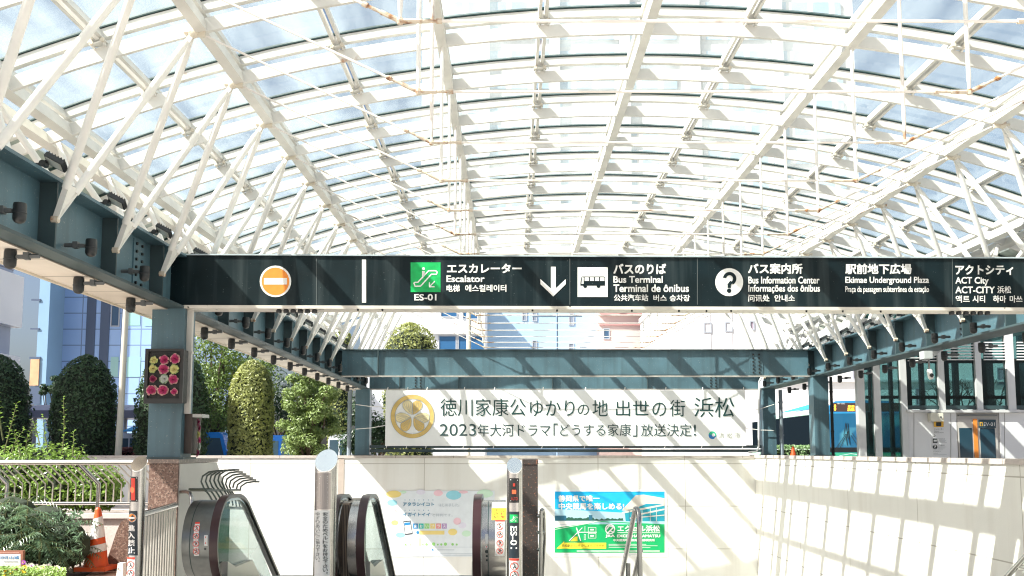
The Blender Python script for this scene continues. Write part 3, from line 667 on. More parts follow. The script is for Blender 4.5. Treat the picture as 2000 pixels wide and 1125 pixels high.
for x, r in ((826, 1.6), (833, 2.6), (847, 3.4), (855, 1.8), (862, 2.2), (870, 3.2), (884, 2.6), (892, 2), (792, 2), (801, 1.4)): pb.disc(b, x, 1065 - r * .7, r, 5, 2, 12)
pb.line(b, [(755, 1068.5), (935, 1068.5)], .6, 9, 2); pb.poly(b, [(842.5, 1075), (847, 1075.5), (846, 1071.5), (844, 1072)], 7, 2)
pb.line(b, [(852, 1074), (887, 1074)], 1.2, 9, 2)
FN = MB()
for y in (1081.5, 1085.5): pb.line(FN, [(803, y), (932, y)], .7, 0, 2)
FN.build('footnote', C('pt_grey', (.42, .48, .54)), po)
b.build('print', [C('pt_yellow', (.78, .62, .22)), C('pt_blue', (.28, .60, .70)), C('pt_mint', (.55, .74, .58)), C('pt_pink', (.78, .52, .58)), C('pt_lilac', (.68, .66, .76)), C('pt_green', (.30, .62, .20)), C('pt_ink', (.03, .22, .38)), C('pt_navy', (.02, .22, .48)), C('pt_teal', (.02, .50, .45)), C('pt_grey', (.42, .48, .54)), C('pt_rose', (.75, .28, .28)), C('pt_violet', (.42, .28, .52)), C('poster_white', (.78, .78, .76)), C('pt_black', (.05, .06, .07)), C('pt_peach', (.78, .52, .38))], po)
# ================================================================== bollards
class Cyl(Board):
    def __init__(s, cx, cy, r, lift=.0025): s.c = (cx, cy); s.r = r; s.lift = lift
    def p(s, px, py, k=1):
        q = hit(px, py, Vector((0, s.c[1] - s.r, EYE)), Vector(NY)); a = math.asin(max(-.98, min(.98, (q.x - s.c[0]) / s.r))); r = s.r + s.lift * k
        return Vector((s.c[0] + r * math.sin(a), s.c[1] - r * math.cos(a), q.z))
    def rect(s, mb, x0, y0, x1, y1, mi=0, k=1):
        n = 8; vs = []
        for i in range(n + 1):
            x = x0 + (x1 - x0) * i / n; vs += [s.p(x, y0, k), s.p(x, y1, k)]
        return mb.add(vs, [(2 * i, 2 * i + 2, 2 * i + 3, 2 * i + 1) for i in range(n)], mi)
class Drum(Board):
    def __init__(s, yc, zc, r, lift=.0025): s.c = (yc, zc); s.r = r; s.lift = lift
    def p(s, px, py, k=1):
        q = hit(px, py, Vector((0, s.c[0] - s.r * .98, EYE)), Vector(NY)); a = math.asin(max(-.99, min(.99, (q.z - s.c[1]) / s.r))); r = s.r + s.lift * k
        return Vector((q.x, s.c[0] - r * math.cos(a), q.z))
    def rect(s, mb, x0, y0, x1, y1, mi=0, k=1):
        n = 14; vs = []
        for i in range(n + 1):
            y = y0 + (y1 - y0) * i / n; vs += [s.p(x0, y, k), s.p(x1, y, k)]
        return mb.add(vs, [(2 * i, 2 * i + 2, 2 * i + 3, 2 * i + 1) for i in range(n)], mi)
STK = [C('sticker_white', (.74, .74, .72)), C('sticker_red', (.70, .05, .03)), LETTERK, C('sticker_yellow', (.82, .60, .03)), LETTER]
def stickers(bd, mb, x0, x1, ys, r, k=1):
    """a strip of round red prohibition marks"""
    xm = (x0 + x1) / 2; pose = [[(-.1, -.55, .2, -.1), (.2, -.1, -.3, .5), (.1, 0, .4, .5)], [(-.5, .1, .3, -.3), (.3, -.3, .45, .1), (-.3, .1, -.1, .5)], [(-.3, .5, .1, 0), (.1, 0, .35, -.5), (-.2, -.2, .3, 0)], [(-.5, -.3, .5, -.1), (0, -.5, 0, .1), (0, .1, -.4, .5), (0, .1, .4, .5)]]
    bd.rect(mb, x0, ys[0] - r * 1.45, x1, ys[-1] + r * 1.5, 0, k); bd.rect(mb, x0 + .3, ys[0] - r * 1.9, x1 - .3, ys[0] - r * 1.35, 1, k + .3)
    for i, y in enumerate(ys):
        for a, c, d, e in pose[i % 4]: bd.line(mb, [(xm + a * r, y + c * r), (xm + d * r, y + e * r)], r * .22, 2, k + .8)
        bd.disc(mb, xm + (.05 if i % 2 else -.1) * r, y - .55 * r, r * .17, 2, k + .9, 8)
        bd.ring(mb, xm, y, r * .82, r, 1, k + 1.1, 20); bd.line(mb, [(xm - r * .6, y - r * .6), (xm + r * .6, y + r * .6)], r * .16, 1, k + 1.3)
def bollard(label, pl, pr, ptop, Y):
    xl, xr = at(pl, 1000, Y).x, at(pr, 1000, Y).x; cx, r = (xl + xr) / 2, (xr - xl) / 2; cyy = Y + r; zt = at((pl + pr) / 2, ptop, cyy).z
    o = thing('guide_post', label, 'post', (cx, cyy, 0)); b = MB(); n = 36; vs = []; ang = [2 * PI * i / n for i in range(n)]
    for z in (0, None):
        for a in ang: vs.append((cx + r * math.cos(a), cyy + r * math.sin(a), 0 if z == 0 else zt - (1 - math.sin(a)) * r))
    b.add(vs, [(i, (i + 1) % n, n + (i + 1) % n, n + i) for i in range(n)])
    s = b.build('shaft', STAIN, o); s.data.polygons.foreach_set('use_smooth', [True] * n)
    b = MB(); b.add([(cx + r * 1.02 * math.cos(a), cyy + r * 1.02 * math.sin(a), zt - (1 - math.sin(a)) * r + .002) for a in ang], [tuple(range(n))]); 
    b.add([(cx + r * 1.02 * math.cos(a), cyy + r * 1.02 * math.sin(a), zt - (1 - math.sin(a)) * r - .006) for a in ang], [tuple(range(n))[::-1]]); b.add([(cx + r * 1.02 * math.cos(a), cyy + r * 1.02 * math.sin(a), zt - (1 - math.sin(a)) * r + dz) for dz in (.002, -.006) for a in ang], [(i, n + i, n + (i + 1) % n, (i + 1) % n) for i in range(n)]); b.build('slanted_cap', MIRROR, o)
    b = MB(); b.lathe([(r + .05, 0), (r + .05, .012), (r + .004, .02)], (cx, cyy, 0), 24); b.build('base_collar', STAIND, o)
    return o, Cyl(cx, cyy, r)
LEDR = M('red_led_panel', (.3, .02, .01), .4, emit=((1, .06, .02), 1.6)); LEDD = M('dim_red_led', (.12, .02, .015), .4, emit=((1, .05, .02), .25))
DARKP = M('dark_label', (.012, .022, .032), .3)
o, bd = bollard('slant topped stainless post with the four character no entry label', 248, 277, 891, 9.6)
b = MB(); bd.rect(b, 252, 931, 269, 980, 0); bd.rect(b, 255.5, 934, 264, 977, 1, 1.5); bd.disc(b, 258.5, 957, 4.4, 2, 2.2, 10, 6); bd.rect(b, 256, 938, 262, 950, 1, 2.2)
for x, y in ((253.5, 933.5), (267, 933.5), (253.5, 977), (267, 977)): bd.disc(b, x, y, .9, 3, 2, 8)
b.build('red_display', [BLACKG, LEDD, LEDR, LETTER], o)
b = MB(); bd.rect(b, 248.8, 998, 268, 1085, 0); bd.disc(b, 257.5, 1011.5, 8.6, 1, 1.5, 24); bd.disc(b, 257.5, 1011.5, 7.4, 2, 2, 24); bd.rect(b, 251.6, 1009.6, 263.4, 1013.4, 1, 2.6); bd.vtext(b, '進入禁止', (249.8, 1024, 263.5, 1082), .03, 1, 2)
b.build('no_entry_label', [DARKP, SW, M('sign_orange', (.85, .27, .035))], o)
b = MB(); stickers(bd, b, 245.5, 263.5, [1103, 1120, 1137], 7.6); b.build('warning_sticker', STK, o)
o, bd = bollard('widest slant topped stainless post with vertical black writing about holding the belt', 610, 653, 878, 9.6)
b = MB(); bd.rect(b, 613.5, 924, 645, 995, 0)
for y, x0 in ((931, 626), (935, 624), (938.5, 618), (944.5, 624), (952.5, 619), (961, 620), (963, 617), (971, 622), (978, 620), (982, 626), (987, 620)): bd.line(b, [(x0, y), (639.5, y)], .9, 1, 1.5)
b.build('steel_plate', [M('dark_steel_plate', (.30, .28, .27), .3, 1), M('engraved_grey', (.70, .72, .72), .5)], o)  # plate in a darker steel than the post shaft
b = MB(); bd.rect(b, 613, 997, 643, 1140, 0); bd.vtext(b, '安全のためベルトをお持ち下さい。', (630.5, 1000, 639.5, 1125), .012, 1, 2); bd.vtext(b, 'ゆずりあいにご協力下さい。', (616, 1000, 624.5, 1102), .006, 1, 2); b.build('safety_label', [C('sticker_white', (.74, .74, .72)), LETTERK], o)
o, bd = bollard('slim slant topped stainless post with the ES-01 label', 990, 1019.5, 894.5, 9.6)
b = MB(); bd.rect(b, 994.5, 934, 1013.5, 982, 0); bd.rect(b, 1000.5, 957, 1007.5, 964.5, 1, 2); bd.text(b, 'AUTO', (998.5, 971, 1010.5, 977), .01, 2, 2); bd.rect(b, 1002, 944, 1006, 950, 2, 2)
for x, y in ((998, 937), (1010.5, 938), (998, 978)): bd.disc(b, x, y, .9, 3, 2, 8)
b.build('red_display', [BLACKG, LEDR, LEDD, LETTER], o)
b = MB(); bd.rect(b, 994, 999.5, 1013.5, 1090, 0); escalator_sign(bd, b, 996, 1005, 1012, 1021, 1, 2, 1.5)
vs, fs = glyphs('ES-01', .02); b.add([bd.p(997.5 + v * 12.0, 1027.5 + u * 44.5, 2 + e) for u, v, e in vs], fs, 2)
b.build('escalator_label', [DARKP, SGRN, SW], o)
# letters run downwards: rotate by mapping text x to photo y
b = MB(); stickers(bd, b, 995, 1014, [1106, 1123, 1140], 8); b.build('warning_sticker', STK, o)
# ================================================================== escalators
YN = 10.15; DR, DZ = .405, .575; DY = YN + .44
def balustrade(o, xb, outer, width, belt=.085, hm=None):
    """one side of an escalator: belt loop, glass, rounded metal end housing"""
    R1 = .43; zc = DZ; path = [(YN + 1.2, .20), (YN + .55, .15)]
    path += [(YN + R1 - R1 * math.cos(a) , zc + R1 * math.sin(a)) for a in [math.radians(q) for q in range(-80, 91, 10)]]
    ys = YN + .70; path += [(ys - .25, zc + R1)]
    for i in range(1, 7): 
        a = math.radians(32) * i / 6; path.append((ys + .9 * math.sin(a), zc + R1 - .9 * (1 - math.cos(a))))
    ye, ze = path[-1]; L_ = 8.2; path.append((ye + L_ * math.cos(math.radians(32)), ze - L_ * math.sin(math.radians(32))))
    def strip(lo, hi, half, mi=0, pth=path):
        mb = MB(); n = len(pth); vs = []
        for i, (y, z) in enumerate(pth):
            a, c = pth[max(0, i - 1)], pth[min(n - 1, i + 1)]; d = Vector((c[0] - a[0], c[1] - a[1])).normalized(); nr = Vector((-d.y, d.x))
            for t in (lo, hi):
                for e in (-half, half): vs.append((xb + e, y + nr.x * t, z + nr.y * t))
        fs = []
        for i in range(n - 1):
            q = i * 4; fs += [(q, q + 1, q + 5, q + 4), (q + 2, q + 6, q + 7, q + 3), (q, q + 4, q + 6, q + 2), (q + 1, q + 3, q + 7, q + 5)]
        mb.add(vs, fs); return mb
    p2 = path[2:]
    h = strip(0, .035, belt / 2, 0, path).build('handrail_belt', RUBBER, o); smoothby(h, 50)
    h = strip(-.028, -.001, belt * .28, 0, path).build('handrail_guide', STAIND, o)
    top = [(y, z - .03) for y, z in p2[8:]]
    gp = MB(); poly = [(y, z - .035 if i > 6 else z) for i, (y, z) in enumerate(p2)]
    pl = [(y, z - .03) for y, z in p2 if y > YN + .02 and z > .3]
    ye, ze = p2[-1]
    low = [(ye, ze - .62), (YN + 1.3, .26), (YN + .62, .26), (YN + .3, .36)]
    gp.prism(pl + low, (xb - .006, 0, 0), (0, 1, 0), (0, 0, 1), (.012, 0, 0)); gp.build('glass_panel', BALGLASS, o)
    # skirt deck under the glass
    dk = MB(); dk.prism([(YN + .3, .36), (YN + .62, .27), (YN + 1.3, .27), (ye, ze - .62), (ye, ze - 1.1), (YN + 1.3, -.25), (YN + .3, -.0)], (xb - .06, 0, 0), (0, 1, 0), (0, 0, 1), (.12, 0, 0)); dk.build('deck', M('cream_deck_moulding', (.52, .50, .46), .35, .6), o)
    # rounded end housing on the outer side
    x0, x1 = sorted((xb + outer * (belt / 2 + .004), xb + outer * (belt / 2 + width)))
    pr = [(DY - DR * math.cos(a), DZ + DR * math.sin(a)) for a in [math.radians(q) for q in range(-90, 91, 6)]] + [(YN + .60, DZ + DR), (YN + .70, DZ + DR - .10), (YN + .70, -.3), (DY, -.3)]
    hb = MB(); hb.prism(pr, (x0, 0, 0), (0, 1, 0), (0, 0, 1), (x1 - x0, 0, 0)); hs = hb.build('end_housing', hm or STAIN, o); smoothby(hs, 25)
    gb = MB()
    for xx in ((x0 * .72 + x1 * .28), (x0 * .28 + x1 * .72))[:1 if width > .1 else 0]:
        vs = []; n = 0
        for q in range(-80, 91, 6):
            a = math.radians(q)
            for e in (-.004, .004): vs.append((xx + e, DY - (DR + .002) * math.cos(a), DZ + (DR + .002) * math.sin(a)))
            n += 1
        gb.add(vs, [(2 * i, 2 * i + 1, 2 * i + 3, 2 * i + 2) for i in range(n - 1)])
    if gb.v: gb.build('housing_joint', GASKET, hs)
    return hs
def escalator(label, pxs, widths, hm=None):
    xl, xr = at(pxs[0], 1000, YN).x, at(pxs[1], 1000, YN).x
    o = thing('escalator', label, 'escalator', ((xl + xr) / 2, YN, 0))
    h1 = balustrade(o, xl, -1, widths[0], hm=hm); h2 = balustrade(o, xr, 1, widths[1])
    b = MB()
    for k in range(24):
        y = YN + 1.0 + max(0, k - 2) * .36 + min(k, 2) * .36; z = -.22 * max(0, k - 2)
        b.box((xl + .12, y, z - .25), (xr - .12, y + .37, z))
    b.build('steps', M('grooved_step_metal', (.20, .20, .20), .4, .8, var=(30, .2)), o)
    b = MB(); b.box((xl + .1, YN - .6, .004), (xr - .1, YN + 1.0, .012)); b.build('comb_plate', STAIND, o)
    return o, h1, h2
o, h1, h2 = escalator('escalator behind the no entry post, dark drum end with warning stickers', (420, 648), (.30, .02), M('shaded_brushed_steel', (.17, .18, .18), .3, 1, var=(20, .1)))  # left drum: stainless coloured darker to stand for the shade it reflects
db = Drum(DY, DZ, DR)
b = MB(); stickers(db, b, 378.5, 388, [1032, 1047, 1062, 1077], 6.2); b.build('warning_sticker', STK, h1)
b = MB(); db.rect(b, 399, 1045, 406, 1066, 0); db.line(b, [(402, 1048), (402, 1062)], 1.2, 1, 1.5); db.disc(b, 401, 1072, 2.2, 2, 1, 10); b.build('maker_label', STK, h1)
o, h1, h2 = escalator('escalator between the wide post and the ES-01 post, yellow notice on its end', (705, 931), (.10, .25))
b = MB(); db.rect(b, 694, 1044, 699.5, 1063, 0); db.disc(b, 697, 1069.5, 2.6, 0, 1, 14); db.disc(b, 697, 1069.5, 1.3, 1, 1.5, 10); db.disc(b, 697.5, 1078.5, 3.4, 2, 1, 14); db.disc(b, 697.5, 1088, 1.6, 2, 1, 10); b.build('key_switch', STK, h1)
b = MB(); db.rect(b, 960, 984, 988.5, 1016.5, 3); db.rect(b, 960, 984, 988.5, 994, 0, 1.3); db.vtext(b, '下さい', (964.5, 996, 973, 1013), .02, 2, 1.8); db.vtext(b, 'ルトを', (977.5, 996, 986.5, 1013), .02, 1, 1.8); b.build('yellow_notice', STK, h2)
b = MB(); stickers(db, b, 967, 985.5, [1028.5, 1044, 1060.5, 1076], 6.6); b.build('warning_sticker', STK, h2)
b = MB(); db.rect(b, 947.5, 1043, 953.5, 1062, 0); db.disc(b, 950.5, 1068, 2.6, 0, 1, 14); db.disc(b, 950.5, 1068, 1.3, 1, 1.5, 10); db.disc(b, 950.5, 1077.5, 3.4, 2, 1, 14); db.disc(b, 950.5, 1086.5, 2, 2, 1, 10); db.disc(b, 950.5, 1095, 1.8, 2, 1, 10); b.build('key_switch', STK, h2)
# ribbed metal panel between the two escalators
b = MB(); xa, xb_ = at(655, 1000, 10.4).x, at(681, 1000, 10.4).x
b.box((xa, 10.45, 0), (xb_, 11.6, .96))
for i in range(8): xx = xa + (xb_ - xa) * (i + .5) / 8; b.box((xx - .004, 10.44, .02), (xx + .004, 10.449, .94), 1)
tag(b.build('ribbed_panel', [M('bronze_steel', (.34, .28, .23), .35, 1), M('dark_groove', (.05, .045, .04), .5)]), 'bronze ribbed metal cabinet between the two escalators', 'panel')
# ================================================================== granite pillars, rails and guards around the stairwell
gp = thing('granite_pillar', 'reddish brown granite pier under the near left column', 'pillar', (-4.15, 11.95, 0))
xa, xb_ = at(290, 950, 11.9).x, at(347, 950, 11.9).x; zt = at(320, 897, 11.9).z
b = MB(); b.box((xa, 11.9, 0), (xb_, 13.0, zt - .05)); b.build('pier', GRANR, gp)
b = MB(); b.box((xa - .01, 11.88, zt - .048), (xb_ + .012, 13.45, zt)); b.build('cap', M('grey_brown_granite_cap', (.20, .16, .14), .4, speckle=[(40, (.34, .27, .23), .55, .65)]), gp)
b = MB(); q0, q1 = 13.0, 13.55
b.prism([(13.0, 0), (14.05, 0), (13.9, zt - .42), (13.42, zt - .052), (13.0, zt - .052)], (xb_ - .3, 0, 0), (0, 1, 0), (0, 0, 1), (.305, 0, 0)); b.box((xb_ + .001, 11.93, -4), (xb_ + .012, 13.05, zt - .055)); b.build('side_panel', M('pale_stone_panel', (.60, .57, .53), .55, var=(2, .08)), gp)
b = MB(); xa, xb_ = at(1020.5, 950, 11.5).x, at(1050.5, 950, 11.5).x; zt2 = at(1035, 897, 11.5).z
b.box((xa, 11.5, 0), (xb_, 11.9, zt2 - .06)); b.box((xa - .0, 11.49, zt2 - .058), (xb_ + .004, 11.92, zt2)); tag(b.build('granite_pillar', GRAND), 'dark speckled granite pier behind the ES-01 post', 'pillar')
def rail(label, groups, r, name='handrail', m=STAIND, cat='handrail'):
    b = MB()
    for pts in groups: b.tube(pts, r, 10)
    o = b.build(name, m); smoothby(o, 45); return tag(o, label, cat)
def arcpts(p0, p1, p2, n=5):
    p0, p1, p2 = map(Vector, (p0, p1, p2)); return [p0 * (1 - t) ** 2 + p1 * 2 * t * (1 - t) + p2 * t * t for t in [i / n for i in range(n + 1)]]
A = lambda x, y, Y=11.2: at(x, y, Y)
rail('bent stainless grab bar on the side of the brown granite pier', [[A(352, 960.5, 12.0)] + arcpts(A(364, 960, 11.6), A(375, 961, 11.2), A(375, 978, 11.2)) + [A(373, 1140, 11.2)]], .024)
# centre handrail down the stairs: an end post and two rails falling away
px_ = at(1246, 1000, 11.2).x
def down(p, L=7, ang=32): return Vector((p[0], p[1] + L * math.cos(math.radians(ang)), p[2] - L * math.sin(math.radians(ang))))
t0 = A(1240, 996, 11.3); tR = A(1247, 1000, 11.2)
rail('pair of stainless stair handrails meeting in a peak in front of the racing poster', [[A(1251, 1160, 11.2), A(1248.5, 1030, 11.2)] + arcpts(A(1248, 1010, 11.2), A(1246, 990, 11.25), A(1241, 994, 11.35)) + [down(A(1240, 996, 11.35))], [A(1251, 1075, 11.22), down(A(1250, 1078, 11.3))], [A(1227, 1100, 12.1), A(1226, 1180, 12.1)]], .03)
t1 = A(1061, 1000, 11.3)
rail('stainless wall handrail with brackets beside the dark granite pier', [arcpts(A(1057, 998, 11.3), A(1060, 992, 11.3), A(1062, 1002, 11.4)) + [A(1064, 1052, 12.0)], [A(1057, 998, 11.3), A(1055, 1160, 11.3)], [A(1051, 1008, 11.45), A(1061, 1008, 11.4)], [A(1051, 1040, 11.45), A(1062, 1040, 11.5)], [A(1051, 1073, 11.45), A(1058, 1073, 11.4)], [A(1064, 1052, 12.0), down(A(1064, 1052, 12.0), 5)]], .022)
w0 = Vector((RWX - .12, 11.5, 1.5 - (1060 - 881) / 1930 * 11.5))
p = hit(2000, 1090, Vector((RWX - .12, 0, 0)), Vector((-1, 0, 0)))
rail('stainless handrail low on the striped side wall', [[p - (down(p, 1) - p) * 2.2, down(p, 8)], [p + Vector((0, .2, -.14)), p + Vector((.12, .2, -.16))]], .035)
# slatted gate beside the no entry post
gt = thing('slatted_gate', 'pale metal gate of upright slats between the no entry post and granite pier', 'gate', (-3.6, 10, 0))
e0, e1 = A(277, 1005, 9.75), A(343, 986.5, 11.2)
b = MB(); b.tube([e0, e1], .032, 10); smoothby(b.build('top_rail', STAIND, gt), 45)
for i in range(13):
    t = (i + .5) / 13; q = e0.lerp(e1, t); b = MB(); b.tube([(q.x, q.y, .05), (q.x, q.y, q.z)], .021, 8); smoothby(b.build('slat', M('pale_slat_paint', (.62, .60, .54), .4, .3, var=(6, .1)), gt), 45)
# rack of wavy guard rods over the escalator end
gr = thing('guard_rack', 'rack of black wavy guard rods above the escalator drum', 'guard', A(420, 985, 12))
SR = M('dark_green_rod', (.055, .075, .065), .35, .4)
Wv = [(437, 920), (424, 919.5), (408, 922), (396, 930), (393, 941), (398, 953), (408, 966), (414, 976), (416, 990)]
for i in range(11):
    Y = 11.9 + i * .17; pts = []
    n_ = len(Wv) if i < 8 else 5
    for x, y in Wv[:n_] if i < 8 else Wv[:5]:
        q = at(x, y, 11.9); pts.append((q.x + .0 * i, Y, q.z - max(0, i - 4) * .030 - .0))
    b = MB(); b.tube(pts, .011, 6); smoothby(b.build('rod', SR, gr), 60)
q = at(404, 958, 11.9); b = MB(); b.tube([(q.x, 11.85, q.z), (q.x, 13.3, q.z - .05)], .016, 6); b.tube([(q.x - .28, 12.1, q.z), (q.x, 12.1, q.z)], .02, 6); q = at(416, 990, 11.9); b.tube([(q.x, 11.85, q.z), (q.x, 13.3, q.z - .1)], .018, 6); b.build('cross_rod', SR, gr)
# ================================================================== opaque eave strip of the canopy
for sg_, nm in ((-1, 'eave_panel'), (1, 'eave_panel')):
    b = MB(); arcplate(b, min(sg_ * 7.15, sg_ * 8.75), max(sg_ * 7.15, sg_ * 8.75), 6, .345, .385, YA, YB); b.build(nm, M('eave_metal', (.45, .47, .48), .5, var=(2, .1)), cn)
# ================================================================== lamps on the girders
ORD = ['first', 'second', 'third', 'fourth', 'fifth', 'sixth', 'seventh', 'eighth', 'ninth', 'tenth', 'eleventh', 'twelfth', 'thirteenth', 'fourteenth', 'fifteenth', 'sixteenth']
GREYB = M('grey_bracket', (.10, .11, .115), .5)
def spot(arm):
    o = thing('spotlight', 'proto', 'spotlight')
    b = MB(); b.lathe([(.048, .0), (.052, -.02), (.052, -.075), (.056, -.078), (.056, -.084), (.052, -.087), (.052, -.115), (.050, -.135), (.038, -.155), (.015, -.165)], (0, 0, 0), 14); smoothby(b.build('housing', BLACK, o), 40)
    b = MB(); b.box((min(arm * .06, arm * .12), -.02, -.075), (max(arm * .06, arm * .12), .02, -.045)); b.box((min(arm * .12, arm * .165), -.03, -.085), (max(arm * .12, arm * .165), .03, -.025)); b.tube([(arm * .04, 0, -.06), (arm * .07, 0, -.06)], .015, 6); b.tube([(arm * .165, 0, -.055), (arm * .25, 0, -.055)], .02, 6); b.build('bracket', GREYB, o)
    return o
def flood(sd):
    o = thing('floodlight', 'proto', 'floodlight')
    m = Matrix.Rotation(math.radians(28) * sd, 3, 'Y') @ Matrix.Rotation(math.radians(-22), 3, 'X')
    b = MB(); b.box((-.09, -.065, 0), (.09, .065, .045)); 
    for i in range(6): b.box((-.08 + i * .03, -.06, .045), (-.075 + i * .03, .06, .06))
    b.v = [tuple(m @ Vector(v)) for v in b.v]; b.build('housing', BLACK, o)
    b = MB(); b.box((-.075, -.05, -.004), (.075, .05, -.001)); b.v = [tuple(m @ Vector(v)) for v in b.v]; b.build('lens', M('floodlight_lens', (.55, .55, .5), .2), o)
    b = MB(); b.bar((-sd * .16, 0, -.02), (-sd * .06, 0, .02), .03, .03); b.box((-sd * .16 - .03, -.035, -.07), (-sd * .16 + .03, .035, .0)); b.lathe([(.028, -.04), (.028, .04)], (-sd * .09, 0, .0), 10, 'y'); b.build('bracket', BLACK, o)
    return o
def place(proto, first, pos, label, group):
    o = proto if first else copy_tree(proto); o.location = pos; o['label'] = label; o['group'] = group; return o
pa, pb_, pf, pg = spot(-1), spot(1), flood(1), flood(-1)
def rel(y): 
    return 'before' if y < 11.9 else 'beyond'
def row(proto, x, h, y0, n, step, where, group, used=[]):
    cnt = {'before': 0, 'beyond': 0}; ys = [y0 + step * k for k in range(n)]
    nb = sum(1 for y in ys if y < 11.9)
    for i, y in enumerate(ys):
        if 11.7 < y < 12.4: continue
        if y < 11.9: lab = f'{where}, {ORD[nb - 1 - i]} before the sign'
        else:
            lab = f'{where}, {ORD[cnt["beyond"]]} beyond the sign'; cnt['beyond'] += 1
        first = proto not in used
        if first: used.append(proto)
        place(proto, first, (x, y, h + EYE), lab, group)
row(pa, -3.92, 1.97, 7.73, 15, 1.3498, 'black can spotlight on the left girder web', 'spotlights on the left girder web')
row(pb_, -4.30, 1.722, 8.36, 14, 1.3498, 'black can spotlight under the cream soffit', 'spotlights under the left soffit')
row(pb_, 6.86, 1.90, 14.55, 10, 1.3498, 'black can spotlight along the right girder flange', 'spotlights on the right girder')
row(pb_, 7.40, 1.70, 14.1, 10, 1.3498, 'black can spotlight hanging under the right girder', 'spotlights under the right girder')
row(pf, -3.98, 2.49, 8.40, 13, 1.3498, 'black floodlight on top of the left girder', 'floodlights on the left girder')
row(pg, 7.0, 2.49, 15.2, 8, 1.3498, 'black floodlight on top of the right girder', 'floodlights on the right girder')
# camera and sensor hanging from the right girder
o = thing('security_camera', 'grey box camera with a white mirror dome hanging under the right girder', 'camera', (7.0, 16.6, 3.2))
b = MB(); p = at(1812, 692, 16.6); b.box((p.x - .10, 16.5, p.z - .08), (p.x + .04, 16.7, p.z + .05)); b.prism([(0, 0), (.16, 0), (0, -.13)], (p.x + .04, 16.55, p.z + .05), (1, 0, 0), (0, 0, 1), (0, .1, 0)); b.build('mount', M('pale_grey_box', (.42, .45, .46), .5), o)
b = MB(); b.tube([at(1814, 702, 16.6), at(1815, 722, 16.6)], .018, 8); b.build('stem', STAIND, o)
b = MB(); q0, q1 = at(1815, 721, 16.6), at(1819, 741, 16.6); b.tube([q0, q0.lerp(q1, .15), q0.lerp(q1, .8), q1], [.03, .047, .047, .03], 12); smoothby(b.build('body', M('white_plastic', (.7, .7, .7), .4), o), 50)
b = MB(); b.ball(at(1819.5, 733, 16.55), .035, 10); smoothby(b.build('lens', BLACKG, o), 60)
# ================================================================== glazed lift tower on the right
TY = 22.0
tb = Board((0, TY, EYE), NY, .004)
T = lambda x, y, Y=TY: at(x, y, Y)
lt = thing('lift_tower', 'glazed lift tower with pale posts, louvres and grey doors marked EV-01', 'lift', T(1850, 1000))
PALE = M('pale_aluminium_post', (.62, .63, .63), .35, .2, var=(3, .06)); PANEL = M('pale_grey_wall_panel', (.76, .76, .77), .4, var=(1.5, .05))
TOPZ = T(1900, 640).z
def tbox(x0, x1, y0, y1, d0, d1, name, m, par=None):
    p, q = T(x0, y1), T(x1, y0); b = MB(); b.box((T(x0, 850).x, TY + d0, p.z), (T(x1, 850).x, TY + d1, q.z)); return b.build(name, m, par or lt)
for x0, x1, y0 in ((1676, 1690, 560), (1708, 1721, 560), (1761, 1773, 560), (1835.5, 1847.5, 640), (1909, 1921, 640), (1970.5, 1985.5, 640), (2050, 2064, 640)):
    tbox(x0, x1, y0, 1010 if x0 < 1800 else 800.8, -.06, .10, 'post', PALE)
for x0, x1 in ((1700, 1708), (1740, 1746), (1800, 1808), (1866, 1876), (1930, 1944), (1996, 2006)):
    p, q = T(x0, 1010, TY + 3), T(x1, 560, TY + 3); b = MB(); b.box((T(x0, 800, TY + 3).x, TY + 3, p.z), (T(x1, 800, TY + 3).x, TY + 3.12, q.z)); b.build('rear_post', M('dark_teal_frame', (.03, .06, .065), .4), lt)
for x0, x1, y0, y1 in ((1690, 1708, 560, 1010), (1721, 1761, 560, 1010)): tbox(x0, x1, y0, y1, .02, .03, 'glass_pane', CLEARGLASS)
for x0, x1 in ((1773, 1835.5), (1847.5, 1909), (1921, 1970.5), (1985.5, 2050)):
    tbox(x0, x1, 640, 800, .02, .03, 'glass_pane', CLEARGLASS)
    b = MB()
    for fx0, fx1, fy0, fy1 in ((x0, x0 + 9, 700, 800), (x1 - 4, x1, 700, 800), (x0 + 9.1, x1 - 4.1, 700, 709), (x0 + 9.1, x1 - 4.1, 773, 779)):
        p, q = T(fx0, fy1), T(fx1, fy0); b.box((T(fx0, 750).x, TY + .05, p.z), (T(fx1, 750).x, TY + .10, q.z))
    b.build('inner_frame', M('dark_teal_frame', (.03, .06, .065), .4), lt)
    b = MB()
    for k in range(7):
        y = 668 + k * 5.6 + (2 if x0 < 1800 else 0); p, q = T(x0, y + 1.9), T(x1, y); b.box((p.x, TY - .03, p.z), (q.x, TY + .015, q.z))
    b.build('louvre', M('white_louvre', (.72, .72, .72), .45), lt)
    tbox(x0, x1, 792, 799, -.02, .015, 'sill_rail', M('dark_teal_frame', (.03, .06, .065), .4))
p, q = T(1690, 779, TY + 3), T(2050, 773, TY + 3); b = MB(); b.box((p.x, TY + 2.9, p.z), (q.x, TY + 3.0, q.z)); b.build('rear_beam', MATS['dark_teal_frame'], lt)
tbox(1690, 1770, 700, 712, 1.4, 1.5, 'rear_beam', MATS['dark_teal_frame'])
tbox(1735, 1752, 800, 1010, 1.2, 1.6, 'guide_rail', MATS['dark_teal_frame'])
tbox(1770, 2064, 801, 806, -.12, .2, 'ledge', M('pale_ledge', (.62, .62, .62), .4))
tbox(1773, 1868, 806.5, 1010, -.03, .12, 'wall_panel', PANEL); tbox(1952, 2064, 806.5, 1010, -.03, .12, 'wall_panel', PANEL)
b = MB()
for x in (1785, 1857, 1962): tb.rect(b, x - .5, 807, x + .5, 1000, 0, 9)
